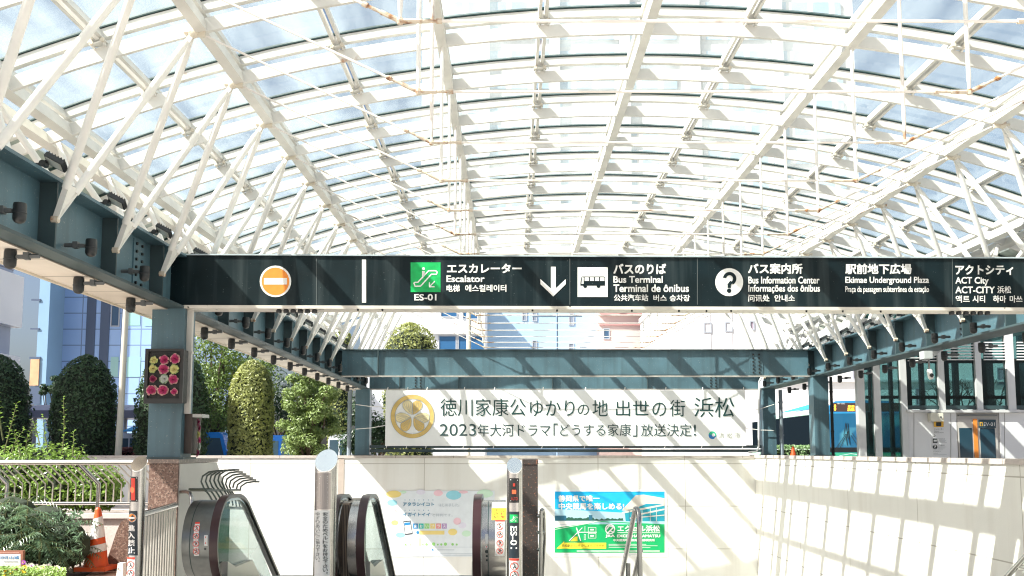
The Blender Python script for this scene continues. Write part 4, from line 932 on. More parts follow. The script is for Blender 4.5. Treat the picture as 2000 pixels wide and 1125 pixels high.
b.build('panel_joint', M('joint_grey', (.25, .24, .24), .6), lt)
tbox(1868, 1952, 806.5, 1010, .0, .12, 'door_frame', M('warm_grey_frame', (.50, .48, .46), .4))
tbox(1872, 1948, 809.5, 813, -.05, -.001, 'door_track', M('dark_track', (.18, .19, .19), .4))
dm = M('beige_lift_door', (.52, .49, .46), .35)
d1 = tbox(1870, 1900, 819, 1010, -.030, -.001, 'door', dm); tbox(1872.5, 1897.5, 836, 1000, -.036, -.031, 'door_window', M('dark_blue_glass', (.02, .06, .09), .1), d1)
d2 = tbox(1908.5, 1947, 819, 1010, -.030, -.001, 'door', dm); tbox(1913, 1942, 836.5, 1000, -.036, -.031, 'door_window', MATS['dark_blue_glass'], d2)
tbox(1900.5, 1908, 818, 1010, -.045, -.001, 'orange_strip', M('orange_strip', (.78, .26, .04), .5, var=(9, .15)))
b = MB(); tb.rect(b, 1911.5, 819.5, 1945, 836, 0, 12); tb.rect(b, 1913.5, 824.5, 1919.5, 832, 1, 13); tb.rect(b, 1915, 826.5, 1918, 831, 0, 14); tb.text(b, 'EV-01', (1921.5, 825, 1942.5, 832), .01, 2, 13); b.build('lift_label', [C('label_navy', (.015, .05, .07)), C('label_amber', (.80, .45, .05)), LETTER], lt)
p, q = T(1811, 823.5), T(1834.5, 807); b = MB(); b.box((p.x, TY - .20, p.z), (q.x, TY - .031, q.z)); b.lathe([(.02, -.0), (.02, .02)], (q.x - .06, TY - .221, (p.z + q.z) / 2), 10, 'y', 1); b.build('light_box', [M('cream_box', (.68, .66, .56), .5), STAIND], lt)
b = MB(); kk = 12
tb.rect(b, 1824, 815, 1843, 834, 0, kk); tb.rect(b, 1828.5, 824.5, 1838.5, 832.5, 1, kk + 1); tb.line(b, [(1836, 822), (1836, 817)], 1.2, 1, kk + 1); tb.text(b, '1', (1835.5, 809, 1837.8, 813.5), .03, 1, kk)
tb.text(b, 'エレベーター', (1824.5, 836.5, 1843, 839.8), .01, 1, kk); tb.text(b, 'Elevator', (1824.5, 841, 1834, 843), .0, 1, kk); tb.text(b, '电梯 엘리베이터', (1824.5, 844.2, 1843, 846), .0, 1, kk)
tb.line(b, [(1824.5, 848), (1824.5, 854)], .9, 1, kk); tb.line(b, [(1821.8, 851), (1824.5, 854), (1827.2, 851)], .9, 1, kk + .5)
tb.rect(b, 1822, 856.5, 1831, 865, 1, kk); tb.rect(b, 1823.5, 859, 1829.5, 862.5, 2, kk + 1); tb.disc(b, 1826.5, 873, 4.4, 1, kk, 16); tb.text(b, '?', (1824.7, 869.8, 1828.3, 876), .03, 2, kk + 1)
tb.text(b, 'バスのりば', (1832.5, 856, 1845, 858.5), .0, 1, kk); tb.text(b, 'バス案内所', (1832.5, 868.5, 1845, 871), .0, 1, kk); tb.text(b, 'アクトシティ', (1823, 880.5, 1837, 883), .0, 1, kk)
for y, xe in ((860, 1848), (862, 1846), (864, 1849), (873, 1848), (875, 1846), (877, 1842), (885.5, 1832), (887.5, 1849)): tb.line(b, [(1833 if y < 880 else 1823, y), (xe, y)], .35, 3, kk)
b.build('guide_sign', [C('label_amber', (.80, .45, .05)), LETTERK, C('sticker_white', (.74, .74, .72)), M('small_print_grey', (.22, .24, .25), .6)], lt)
b = MB(); b.box((T(1672, 900).x, TY - .1, TOPZ), (T(2070, 900).x, TY + 3.2, TOPZ + .2)); b.build('roof_slab', PALE, lt)
# ================================================================== buses
def bus(label, xl, xr, Y, ytop, front, led):
    o = thing('bus', label, 'bus', at((xl + xr) / 2, 960, Y) * 1.0); fb = Board((0, Y, EYE), NY, .006)
    a, c = at(xl, 900, Y).x, at(xr, 900, Y).x; zt = at(1000, ytop, Y).z; body = []
    W = c - a; pts = [(0, .35), (W, .35), (W, zt - .55), (W - .08, zt - .2), (W - .35, zt - .02), (W / 2, zt), (.35, zt - .02), (.08, zt - .2), (0, zt - .55)]
    b = MB(); b.prism(pts, (a, Y, 0), (1, 0, 0), (0, 0, 1), (0, 9.5, 0)); b.build('body', front, o)
    for xx in (a + .02, c - .27):
        for yy in (Y + 2.2, Y + 7.2): b = MB(); b.lathe([(.2, 0), (.48, .02), (.48, .25), (.2, .27)], (xx, yy, .48), 18, 'x'); b.build('wheel', BLACK, o)
    return o, fb, a, c, zt
o, fb, a, c, zt = bus('white route bus with a blue front showing an orange lit destination board', 1612, 1770, 30.5, 781, M('white_bus_paint', (.72, .74, .74), .3, coat=.5), True)
b = MB(); b.prism([(.02, .36), (c - a - .02, .36), (c - a - .02, zt - .56), (c - a - .1, zt - .22), (c - a - .36, zt - .04), ((c - a) / 2, zt - .015), (.36, zt - .04), (.1, zt - .22), (.02, zt - .56)], (a, 30.5 - .005, 0), (1, 0, 0), (0, 0, 1), (0, .004, 0)); b.build('front_panel', M('blue_bus_paint', (.03, .28, .55), .25, coat=.5), o)
WS = M('blue_windscreen', (.02, .13, .25), .08, spec=.8, speckle=[(1.2, (.10, .35, .45), .55, .65)])
b = MB(); fb.poly(b, [(1616, 808), (1765, 806), (1767, 876), (1614, 876)], 0); b.build('windscreen', WS, o)
b = MB(); fb.poly(b, [(1622, 787), (1760, 787), (1762, 804), (1620, 804)], 0); 
for x0, y0, x1, y1, body in ((1656, 791.5, 1669, 796, '駅前'), (1655, 796.5, 1669, 803, '浜松'), (1629, 790, 1633, 802, '8')): fb.text(b, body, (x0, y0, x1, y1), .02, 1, 1.6)
fb.text(b, '市営', (1634, 786.8, 1650, 789.6), .0, 2, 1.6)
b.build('destination_board', [M('brown_display', (.07, .045, .04), .3), M('orange_led', (.8, .35, .03), .4, emit=((1, .38, .03), 1.5)), LETTER], o)
b = MB()
for pts in ([(1634, 874), (1652, 848), (1655, 870)], [(1640, 876), (1657, 842), (1660, 868)], [(1676, 872), (1662, 850)], [(1680, 868), (1664, 846)], [(1648, 850), (1652, 826), (1656, 856)], [(1656, 826), (1660, 868)]): fb.line(b, pts, 1.1, 0, 3)
fb.rect(b, 1614, 874, 1767, 883, 0, 2); b.build('wiper', BLACK, o)
b = MB(); fb.poly(b, [(1613, 884), (1768, 884), (1768, 892), (1613, 892)], 0, 2.5); fb.line(b, [(1640, 890), (1662, 886), (1690, 890)], 1.2, 1, 3); b.build('front_stripe', [C('bus_green', (.05, .42, .25)), C('bus_pale', (.55, .75, .75))], o)
SB_ = [M('side_dark_glass', (.006, .010, .014), .6, spec=0), C('bus_blue', (.03, .32, .60)), C('bus_mint', (.38, .60, .48)), C('bus_pale', (.55, .75, .75))]
def sidequad(mb, y0, y1, z0, z1, mi, z2=None): mb.add([(a - .006, y0, z0), (a - .006, y1, z0), (a - .006, y1, z2 or z1), (a - .006, y0, z1)], [(0, 1, 2, 3)], mi)
b = MB(); sidequad(b, 30.9, 39.6, 1.62, 2.66, 0); b.build('side_window', SB_[0], o)
b = MB(); sidequad(b, 30.6, 35.5, 2.86, 3.06, 0, 2.88); sidequad(b, 30.6, 36.5, 2.68, 2.85, 1, 2.80); sidequad(b, 30.52, 39.8, .5, 1.56, 1); b.build('side_stripe', [SB_[1], SB_[2]], o)
b = MB(); b.ball((a - .25, 30.6, 2.35), .16, 10, sz=(.5, .5, 1.3)); b.tube([(a - .25, 30.6, 2.5), (a - .1, 30.55, 2.75), (a, 30.6, 2.7)], .02, 6); smoothby(b.build('side_mirror', M('pale_mirror', (.55, .55, .66), .2), o), 50)
# ================================================================== cone, planter wall, railing and flower boxes on the left
def cone(label, px, ytop, ybase, Y, r0, red):
    c = at(px, ybase, Y); zt = at(px, ytop, Y).z; z0 = c.z; H = zt - z0
    o = thing('traffic_cone', label, 'traffic cone', (c.x, Y, z0)); tilt = .0
    b = MB(); n = 24
    fr = [.05, .24, .25, .40, .41, .54, .55, .68, .69, .80, .81, .97, 1.0]; bands = [0, 0, 1, 1, 0, 0, 1, 1, 0, 1, 0, 0] if red else [0] * 12
    bands = [0, 0, 1, 0, 0, 0, 1, 0, 0, 1, 0, 0]
    fr = [.05, .20, .29, .40, .41, .50, .51, .62, .70, .71, .84, .97, 1.0]; bands = [0, 0, 1, 1, 0, 0, 1, 1, 0, 1, 0, 0]
    if not red: bands = [0] * 12
    for i in range(12):
        vs = []
        for f in (fr[i], fr[i + 1]):
            r = r0 * (1 - f) + .032 * f + (.0015 if bands[i] else 0)
            if f >= 1: r = .02
            for k in range(n):
                a_ = 2 * PI * k / n; vs.append((c.x + r * math.cos(a_), Y + r * math.sin(a_), z0 + H * (f + (.025 * math.cos(a_ - .4) if .2 < f < .9 else 0))))
        b.add(vs, [(k, (k + 1) % n, n + (k + 1) % n, n + k) for k in range(n)], bands[i])
    smoothby(b.build('body', [M('orange_cone_plastic', (.62, .085, .014), .45, var=(7, .15)), M('white_reflective_band', (.74, .74, .73), .5, var=(12, .08))], o), 40)
    b = MB(); s = r0 * 1.22; b.box((c.x - s, Y - s, z0), (c.x + s, Y + s, z0 + .05)); b.build('base', MATS['orange_cone_plastic'], o)
    return o
cone('orange traffic cone with white reflective bands beside the no entry post', 187, 991, 1113, 12.35, .155, True)
cone('small plain orange cone on the hedge side of the route bus', 1550, 872, 915, 30.0, .17, False)
PW = M('pinkish_stone_wall', (.58, .52, .48), .7, var=(3, .1), bump=(30, .2), speckle=[(45, (.42, .38, .36), .6, .7)])
pw = thing('planter_wall', 'low pinkish stone planter wall behind the traffic cone', 'wall', (-8, 13.0, 0))
zc = at(200, 1003, 13.0).z
b = MB(); b.box((-16, 13.0, 0), (-4.42, 13.22, zc - .06)); b.box((-16, 13.22, 0), (-15.8, 14.9, zc - .06)); b.box((-16, 14.9, 0), (-4.6, 15.1, zc - .06)); b.build('wall_body', PW, pw)
b = MB(); b.box((-16, 12.96, zc - .06), (-4.42, 13.26, zc)); b.build('coping', M('pink_coping', (.62, .55, .52), .6, var=(6, .1)), pw)
b = MB(); b.box((-15.8, 13.22, 0), (-4.6, 14.9, zc - .12)); tag(b.build('planter_soil', M('dark_soil', (.05, .035, .025), .95, bump=(20, .6))), kind='structure')
rl = thing('railing', 'stainless railing with bent balusters on the planter wall by the shrubs', 'railing', (-8, 13.1, zc))
zr = at(150, 903, 13.1).z; zl = at(200, 983, 13.1).z; SHX = -.24
b = MB(); b.tube([(-16, 12.98, zr), (-4.45, 12.98, zr)], .036, 12); smoothby(b.build('top_rail', M('bright_stainless', (.80, .77, .72), .3, 1), rl), 45)
b = MB(); b.tube([(-16, 13.1, zl), (-4.45, 13.1, zl)], .024, 10); smoothby(b.build('bottom_rail', STAIN, rl), 45)
BAL = M('beige_baluster', (.60, .56, .48), .4, .4)
k = 0; x = -4.62
zk = at(150, 945, 13.1).z
while x > -9.2:
    hv = k % 12 == 8; b = MB(); b.tube([(x + SHX, 12.98, zr), (x, 13.1, zk), (x, 13.1, zc if hv else zl)], .030 if hv else .0095, 8)
    smoothby(b.build('post' if hv else 'baluster', STAIN if hv else BAL, rl), 50); x -= .1; k += 1
b = MB()
p = at(229, 1085, 12.6); pts = [(-.17, 0), (.20, 0), (.20, .55), (.17, .63), (.10, .655), (.03, .62), (-.02, .5)]
b.prism(pts, (p.x, 12.6, 0), (1, 0, 0), (0, 0, 1), (0, .16, 0)); tag(b.build('granite_stone', GRANR), 'leaning brown granite stone with a rounded top behind the no entry post', 'stone')
b = MB(); p, q = at(226, 1118, 11.6), at(241, 1100, 11.6); b.prism([(0, -.12), (q.x - p.x, -.12), (q.x - p.x - .005, q.z - p.z), (.02, q.z - p.z)], (p.x, 11.6, p.z), (1, 0, 0), (0, 0, 1), (0, .1, 0)); b.lathe([(.008, -.006), (.008, .0)], (p.x + .03, 11.595, p.z + .04), 8, 'y', 1)
tag(b.build('junction_box', [M('white_box_paint', (.70, .70, .67), .5), BLACK]), 'small white box on the ground between the cone and the no entry post', 'box')
# ornamental kale in the black planter frame on the near column
FBY = 11.80
fbx = thing('flower_frame', 'black upright planter frame holding rows of ornamental kale on the near left column', 'planter', at(319, 787, FBY))
p, q = at(283, 786.5, FBY), at(359, 683, FBY)
b = MB(); b.box((p.x, FBY, p.z), (q.x, FBY + .17, q.z)); b.build('box', M('black_planter', (.012, .012, .012), .6, bump=(60, .3)), fbx)
b = MB()
for (x0, z0, x1, z1) in ((p.x - .01, p.z - .01, p.x + .03, q.z + .01), (q.x - .03, p.z - .01, q.x + .01, q.z + .01), (p.x + .0305, q.z - .02, q.x - .0305, q.z + .01), (p.x + .0305, p.z - .01, q.x - .0305, p.z + .05)): b.box((x0, FBY - .025, z0), (x1, FBY - .001, z1))
b.build('rim', M('black_rim', (.02, .02, .02), .4), fbx)
def kale(r, seed):
    rn = random.Random(seed); b = MB()
    for ring, (n, rad, tilt, sz) in enumerate(((5, .25, 1.15, .5), (7, .5, .8, .62), (9, .78, .45, .62), (9, 1.0, .2, .55))):
        for k in range(n):
            a = 2 * PI * k / n + ring * .5 + rn.uniform(-.2, .2); rr_ = rad * rn.uniform(.85, 1.1) * r; s = sz * r * rn.uniform(.8, 1.1)
            ca, sa = math.cos(a), math.sin(a); yo = -.3 * r * math.sin(tilt) - .1 * r
            base = Vector((ca * rr_ * .3, yo * .6, sa * rr_ * .3)); tip = Vector((ca * rr_, yo - .25 * r * math.sin(tilt), sa * rr_)); t = Vector((-sa, 0, ca))
            n3 = 5; vs = [base - t * s * .15, base + t * s * .15]
            for i in range(n3): 
                u = (i / (n3 - 1) - .5) * 2; vs.append(tip + t * s * .62 * u + Vector((ca, 0, sa)) * (-.25 * s * u * u) + Vector((0, rn.uniform(-.08, .08) * r, 0)))
            b.add(vs, [(0, 1, 2 + n3 - 1 - 0, 2 + n3 - 2), (0, 2 + n3 - 2, 4), (0, 4, 3, 2)] if n3 == 5 else [], 1 if ring >= 3 else 0)
    return b
KC = {'pink': ((.50, .05, .17), (.55, .30, .28)), 'cream': ((.66, .62, .26), (.40, .48, .16)), 'white': ((.55, .60, .55), (.25, .36, .22)), 'crimson': ((.26, .02, .09), (.30, .10, .12))}
KM = {k_: [M('kale_' + k_, v[0], .6, var=(30, .25)), M('kale_leaf_' + k_, v[1], .6, var=(30, .3))] for k_, v in KC.items()}
for x, y, col, r, lab in ((300.5, 703, 'cream', .050, 'cream ornamental kale in the top left corner of the black frame'), (321.5, 703, 'pink', .064, 'pink ornamental kale in the middle of the top row'), (342.5, 701, 'pink', .066, 'pink ornamental kale in the top right corner of the black frame'), (299, 720, 'cream', .054, 'cream ornamental kale at the left of the second row'), (320, 721, 'pink', .066, 'pink ornamental kale in the middle of the second row'), (341, 721, 'cream', .060, 'greenish cream ornamental kale at the right of the second row'), (299, 740, 'crimson', .046, 'small dark crimson ornamental kale at the left of the third row'), (321, 740, 'white', .060, 'white green ornamental kale in the middle of the third row'), (339, 741, 'pink', .066, 'pink ornamental kale at the right of the third row'), (296.5, 762, 'pink', .068, 'pink ornamental kale in the bottom left corner of the black frame'), (319, 762, 'pink', .070, 'pink ornamental kale in the middle of the bottom row'), (340.5, 765, 'pink', .044, 'small pink ornamental kale in the bottom right corner of the frame')):
    kb = kale(r, int(x * 7)); c = at(x, y, FBY - .03); o = thing('ornamental_kale', lab, 'flower', c, 'ornamental kale in the black frame'); kb.v = [(v[0] + c.x, v[1] + c.y, v[2] + c.z) for v in kb.v]; kb.build('leaf_rosette', KM[col], o)
b = MB(); p, q = at(352, 886, 12.1), at(376, 808, 12.1); b.box((p.x, 12.1, p.z), (q.x, 12.45, q.z)); s_ = thing('flower_frame', 'second dark planter frame seen edge on to the right of the near column', 'planter', p); b.build('box', M('dark_timber', (.06, .045, .04), .6, var=(6, .2)), s_)
b = MB(); p2, q2 = at(376, 815, 12.1), at(394, 808.5, 12.1); b.box((p2.x, 12.1, p2.z), (q2.x, 12.4, q2.z)); b.build('rim', M('pale_rim', (.45, .45, .44), .5), s_)
rn = random.Random(3)
for i, col in enumerate(('crimson', 'crimson', 'cream', 'pink', 'white', 'crimson')):
    kb = kale(.055, 50 + i); c = at(386 + rn.uniform(-3, 3), 824 + i * 12, 12.2); o = thing('ornamental_kale', f'{col} ornamental kale in the edge on planter frame, {ORD[i]} from its top', 'flower', c, 'ornamental kale in the second frame'); kb.v = [(-v[1] + c.x, v[0] + c.y, v[2] + c.z) for v in kb.v]; kb.build('leaf_rosette', KM[col], o)
# garden name board
o = thing('garden_sign', 'brown framed garden notice with a white plate among the flowers', 'sign', at(20, 1125, 11.0)); nb = Board((0, 11.0, EYE), NY, .003)
p, q = at(-14, 1115, 11.0), at(45, 1076, 11.0); b = MB(); b.box((p.x, 11.0, p.z), (q.x, 11.05, q.z)); b.build('board', M('brown_board', (.27, .11, .07), .6, var=(6, .15)), o)
b = MB(); nb.rect(b, -10, 1082, 40, 1109, 0); nb.text(b, '出世の街', (0, 1085.5, 16, 1092), .02, 1, 2); nb.text(b, '山城', (18, 1085.5, 37, 1092), .02, 1, 2); nb.line(b, [(0, 1094), (37, 1094)], .4, 2, 2)
nb.line(b, [(8, 1097), (35, 1097)], 1.4, 2, 2); nb.line(b, [(3, 1102), (30, 1102)], .5, 2, 2); nb.line(b, [(3, 1105), (30, 1105)], .5, 2, 2); nb.line(b, [(0, 1079.5), (37, 1079.5)], .8, 3, 2); nb.line(b, [(2, 1112.5), (33, 1112.5)], .8, 3, 2)
b.build('plate', [C('plate_white', (.70, .70, .68)), C('plate_blue', (.05, .20, .42)), M('small_print_grey', (.22, .24, .25)), C('plate_pink', (.6, .35, .3))], o)
b = MB(); b.box((p.x + .05, 11.052, 0), (p.x + .09, 11.09, p.z + .1)); b.box((q.x - .09, 11.052, 0), (q.x - .05, 11.09, p.z + .1)); b.build('leg', MATS['brown_board'], o)
# ================================================================== plants
def leaf_mat(name, c, var=.35, rough=.45, tr=.25):
    m = bpy.data.materials.new(name); m.use_nodes = True; MATS[name] = m; L = m.node_tree.links; b = m.node_tree.nodes['Principled BSDF']
    dark = tuple(x * (1 - var) for x in c); lite = (min(1, c[0] * (1 + var * 1.3)), min(1, c[1] * (1 + var * 1.1)), c[2] * (1 + var * .6))
    col = mix(m, noise(m, 2.3, .35, .65, 3), dark, lite); col = mix(m, noise(m, 23, .35, .68, 2, seed=4), col, lite)
    L.new(col, b.inputs['Base Color']); b.inputs['Roughness'].default_value = rough
    t = nn(m, 'ShaderNodeBsdfTranslucent'); L.new(mix(m, .5, lite, (c[0] * 2.2, c[1] * 2.0, c[2] * .8)), t.inputs[0])
    ms = nn(m, 'ShaderNodeMixShader'); ms.inputs[0].default_value = tr; L.new(b.outputs[0], ms.inputs[1]); L.new(t.outputs[0], ms.inputs[2]); L.new(ms.outputs[0], m.node_tree.nodes['Material Output'].inputs['Surface'])
    return m
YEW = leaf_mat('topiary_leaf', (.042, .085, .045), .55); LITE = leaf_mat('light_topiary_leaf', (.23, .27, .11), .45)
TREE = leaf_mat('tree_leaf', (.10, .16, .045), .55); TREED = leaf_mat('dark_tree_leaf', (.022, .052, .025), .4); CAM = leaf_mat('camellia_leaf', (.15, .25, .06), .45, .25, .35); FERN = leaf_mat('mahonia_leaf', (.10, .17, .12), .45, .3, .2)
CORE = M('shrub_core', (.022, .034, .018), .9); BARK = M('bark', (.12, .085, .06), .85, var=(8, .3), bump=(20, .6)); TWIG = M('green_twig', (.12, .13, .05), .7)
def leaf(mb, p, n, sz, rn, mi=0, asp=.5, roll=None):
    """a pointed folded leaf"""
    n = Vector(n).normalized(); t = n.orthogonal().normalized(); a = rn.uniform(0, 2 * PI) if roll is None else roll; s = n.cross(t); d = t * math.cos(a) + s * math.sin(a); e = n.cross(d)
    p = Vector(p); w_ = sz * asp * .5
    mb.add([p - d * sz * .5, p + e * w_ + n * sz * .10, p + d * sz * .5, p - e * w_ + n * sz * .10], [(0, 1, 2), (0, 2, 3)], mi)
def rvec(rn):
    while True:
        v = Vector((rn.uniform(-1, 1), rn.uniform(-1, 1), rn.uniform(-1, 1)))
        if .05 < v.length < 1: return v.normalized()
def topiary(w_, h, n, seed, mat, name='topiary', z0=.3, power=2.3, sh=.5):
    rn = random.Random(seed); o = thing(name, 'proto', 'topiary'); R0 = w_ / 2; hs = h - z0
    def prof(u):  # u 0..1 height
        return R0 * (max(.0004, 1 - min(1, max(0, (u - sh) / (1 - sh))) ** power) ** .5) * (.86 + .14 * min(1, u / .35))
    b = MB(); b.lathe([(max(.02, prof(i / 14) * .93), z0 + hs * .97 * i / 14) for i in range(15)], (0, 0, 0), 20); b.build('inner_twigs', CORE, o)
    b = MB()
    for _ in range(n):
        u = rn.random() ** .85; a = rn.uniform(0, 2 * PI); r = prof(u) * (1 + .045 * math.sin(a * 5 + u * 9) * math.sin(a * 3 - u * 14) + rn.uniform(-.08, .035) + (.07 if rn.random() < .03 else 0))
        if u > .96: r *= rn.random() ** .5
        nr = Vector((math.cos(a), math.sin(a), max(0, (u - sh) * 2.2))).normalized(); leaf(b, (r * math.cos(a), r * math.sin(a), z0 + hs * u), nr + rvec(rn) * .75, rn.choice((rn.uniform(.05, .10), rn.uniform(.08, .15), rn.uniform(.11, .18))), rn)
    b.build('foliage', mat, o)
    b = MB(); b.tube([(0, 0, 0), (0, 0, z0 + .4)], [.09, .07], 8); b.build('trunk', BARK, o)
    return o
def spanw(x0, x1, Y): return (x1 - x0) / F * Y
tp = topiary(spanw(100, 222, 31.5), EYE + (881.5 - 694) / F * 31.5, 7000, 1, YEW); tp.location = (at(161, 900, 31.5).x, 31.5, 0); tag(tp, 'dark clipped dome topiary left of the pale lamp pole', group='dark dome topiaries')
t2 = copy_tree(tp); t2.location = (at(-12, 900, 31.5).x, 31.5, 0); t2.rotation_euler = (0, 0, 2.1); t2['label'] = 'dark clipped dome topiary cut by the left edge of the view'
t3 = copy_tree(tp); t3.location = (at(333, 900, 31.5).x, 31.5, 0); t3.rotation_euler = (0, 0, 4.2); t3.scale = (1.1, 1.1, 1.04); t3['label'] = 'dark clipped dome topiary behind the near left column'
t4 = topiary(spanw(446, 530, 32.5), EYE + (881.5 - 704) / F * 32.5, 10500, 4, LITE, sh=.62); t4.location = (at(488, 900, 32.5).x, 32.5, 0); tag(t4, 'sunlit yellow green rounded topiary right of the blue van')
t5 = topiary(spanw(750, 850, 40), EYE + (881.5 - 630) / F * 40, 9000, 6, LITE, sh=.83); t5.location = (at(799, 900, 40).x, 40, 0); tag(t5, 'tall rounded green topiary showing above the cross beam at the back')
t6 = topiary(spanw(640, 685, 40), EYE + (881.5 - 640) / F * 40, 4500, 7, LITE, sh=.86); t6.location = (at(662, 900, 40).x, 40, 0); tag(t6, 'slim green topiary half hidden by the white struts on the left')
def tree(label, c, h, cr, crown_z, n_cl, n_leaf, seed, mat, trunk_r=.13, lsz=(.10, .18), flat=.8, cat='tree'):
    rn = random.Random(seed); o = thing('broadleaf_tree', label, cat, c); b = MB(); cx, cy_, cz = c; cl = []
    for _ in range(n_cl):
        v = rvec(rn) * rn.random() ** .4; cl.append((Vector((cx + v.x * cr, cy_ + v.y * cr, cz + crown_z + v.z * (h - crown_z) * flat)), rn.uniform(.30, .52) * cr * .8))
    for p, r in cl:
        for _ in range(n_leaf):
            v = rvec(rn); q = p + Vector((v.x, v.y, v.z * .75)) * r * rn.random() ** .35; leaf(b, q, v + Vector((0, 0, .5)) + rvec(rn) * .7, rn.uniform(*lsz), rn)
    b.build('crown', mat, o); b = MB(); fk = Vector((cx, cy_, cz + crown_z * .45)); b.tube([(cx, cy_, cz), (cx + .05, cy_, cz + crown_z * .25), fk], [trunk_r, trunk_r * .85, trunk_r * .7], 9)
    for p, r in cl[:max(5, n_cl // 2)]:
        m_ = fk.lerp(p, .5) + rvec(rn) * .15; b.tube([fk - Vector((0, 0, .1)), m_, p], [trunk_r * .45, trunk_r * .25, .02], 5, caps=False)
    b.build('trunk', BARK, o); return o
c = at(608, 900, 32); tree('sunlit green tree with a reddish trunk left of the banner column', (c.x - .05, 32, 0), 4.3, .92, 2.5, 85, 250, 21, leaf_mat('pale_tree_leaf', (.15, .22, .085), .5), .10, (.07, .13), 1.0)
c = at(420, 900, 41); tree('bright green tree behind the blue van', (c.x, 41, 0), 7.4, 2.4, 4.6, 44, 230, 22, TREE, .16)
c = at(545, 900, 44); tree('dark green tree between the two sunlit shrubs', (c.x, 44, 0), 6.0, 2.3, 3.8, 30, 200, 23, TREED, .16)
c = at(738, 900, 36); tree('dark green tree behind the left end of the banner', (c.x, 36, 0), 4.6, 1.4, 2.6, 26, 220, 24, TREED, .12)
c = at(102, 900, 50); tree('small dark tree in front of the blue grey building', (c.x, 50, 0), 5.6, .75, 4.6, 14, 160, 25, TREED, .10)
# hedge at the bus stop
def hedge(label, x0, x1, Y, ytop, mat, seed, dep=.7, n=2600, sz=(.06, .11)):
    rn = random.Random(seed); a, c2 = at(x0, 900, Y).x, at(x1, 900, Y).x; zt = at(x0, ytop, Y).z; o = thing('hedge', label, 'hedge', ((a + c2) / 2, Y, 0))
    b = MB(); b.box((a + .05, Y + .05, 0), (c2 - .05, Y + dep, zt - .08)); b.build('inner_twigs', CORE, o); b = MB()
    for _ in range(n):
        q = Vector((rn.uniform(a, c2), Y + rn.uniform(-.04, .06), rn.uniform(.2, zt))) if rn.random() < .6 else Vector((rn.uniform(a, c2), rn.uniform(Y, Y + dep), zt + rn.uniform(-.05, .05)))
        leaf(b, q, Vector((0, -.6, .7)) + rvec(rn) * .8, rn.uniform(*sz), rn)
    b.build('foliage', mat, o)
hedge('pale green clipped hedge beside the route bus', 1500, 1620, 30.4, 873, leaf_mat('pale_hedge_leaf', (.16, .27, .13), .3), 31)
hedge('reddish low hedge at the foot of the pale lamp pole', 205, 268, 33.5, 877, leaf_mat('red_hedge_leaf', (.22, .09, .10), .3), 32)
# camellia shrubs behind the railing, with tall young shoots
def shoots(label, pts, seed, name='camellia_shrub', blobs=(), lsz=(.055, .085), n_per=260):
    rn = random.Random(seed); o = thing(name, label, 'shrub', (blobs[0][0], blobs[0][1], zc - .12)); b = MB(); s = MB()
    for cx, cy_, cz, rx, ry, rz, n in blobs:
        s.ball((cx, cy_, cz), .72, 10, sz=(rx, ry, rz))
        for _ in range(n):
            v = rvec(rn); k_ = rn.uniform(.72, 1.08); q = Vector((cx + v.x * rx * k_, cy_ + v.y * ry * k_, cz + v.z * rz * k_)); leaf(b, q, v * .6 + Vector((0, -.35, .5)) + rvec(rn) * .6, rn.uniform(*lsz), rn, asp=.52)
    t = MB()
    for x0, y0, x1, y1, Y, nl in pts:
        p, q = at(x0, y0, Y), at(x1, y1, Y); mid = p.lerp(q, .5) + Vector((rn.uniform(-.03, .03), rn.uniform(-.04, .04), 0)); t.tube([p, mid, q], [.010, .007, .003], 5)
        for i in range(nl):
            u = .25 + .75 * i / max(1, nl - 1); c_ = p.lerp(mid, u * 2) if u < .5 else mid.lerp(q, u * 2 - 1); a = i * 2.4 + rn.uniform(-.3, .3); dr = Vector((math.cos(a), math.sin(a), .55)).normalized(); sz = rn.uniform(.07, .11) * (1.1 - .35 * u)
            up = Vector((-dr.x * .5, -dr.y * .5, 1)).normalized(); e = dr.cross(up).normalized(); w_ = sz * .22; m_ = c_ + dr * sz * .55
            b.add([c_, m_ + e * w_ - up * sz * .02, c_ + dr * sz - Vector((0, 0, sz * .28)), m_ - e * w_ - up * sz * .02, m_ + up * sz * .05], [(0, 1, 4), (1, 2, 4), (2, 3, 4), (3, 0, 4)])
    b.build('foliage', CAM, o); t.build('stem', TWIG, o); s.build('inner_twigs', CORE, o)
bx_ = lambda px, py, Y=13.8: at(px, py, Y)
q1, q2, q3, q4 = bx_(40, 935), bx_(125, 942), bx_(190, 950), bx_(-60, 930)
shoots('sunlit camellia shrub with tall leafy shoots behind the railing', [(8, 885, 33, 787, 13.7, 22), (6, 860, -12, 735, 13.9, 26), (122, 890, 124, 776, 13.7, 20), (78, 870, 66, 822, 13.6, 18), (50, 880, 70, 830, 13.8, 16), (142, 890, 144, 842, 13.6, 12), (96, 885, 84, 812, 13.8, 16), (20, 890, 48, 836, 13.6, 16), (150, 900, 165, 870, 13.6, 10), (40, 890, 28, 842, 13.5, 14)], 41,
       blobs=[(q1.x, 13.9, q1.z, .55, .5, .45, 1500), (q2.x, 13.85, q2.z, .5, .5, .42, 1300), (q4.x, 13.9, q4.z, .55, .5, .5, 900), (bx_(90, 905).x, 13.9, bx_(90, 905).z, .5, .45, .28, 900)])
q5 = bx_(205, 955)
shoots('smaller glossy camellia shrub against the railing near the no entry post', [(215, 945, 232, 915, 13.5, 8), (180, 930, 176, 905, 13.5, 8)], 42, blobs=[(q3.x, 13.75, q3.z, .36, .4, .33, 900), (q5.x, 13.7, q5.z, .27, .35, .27, 600)])
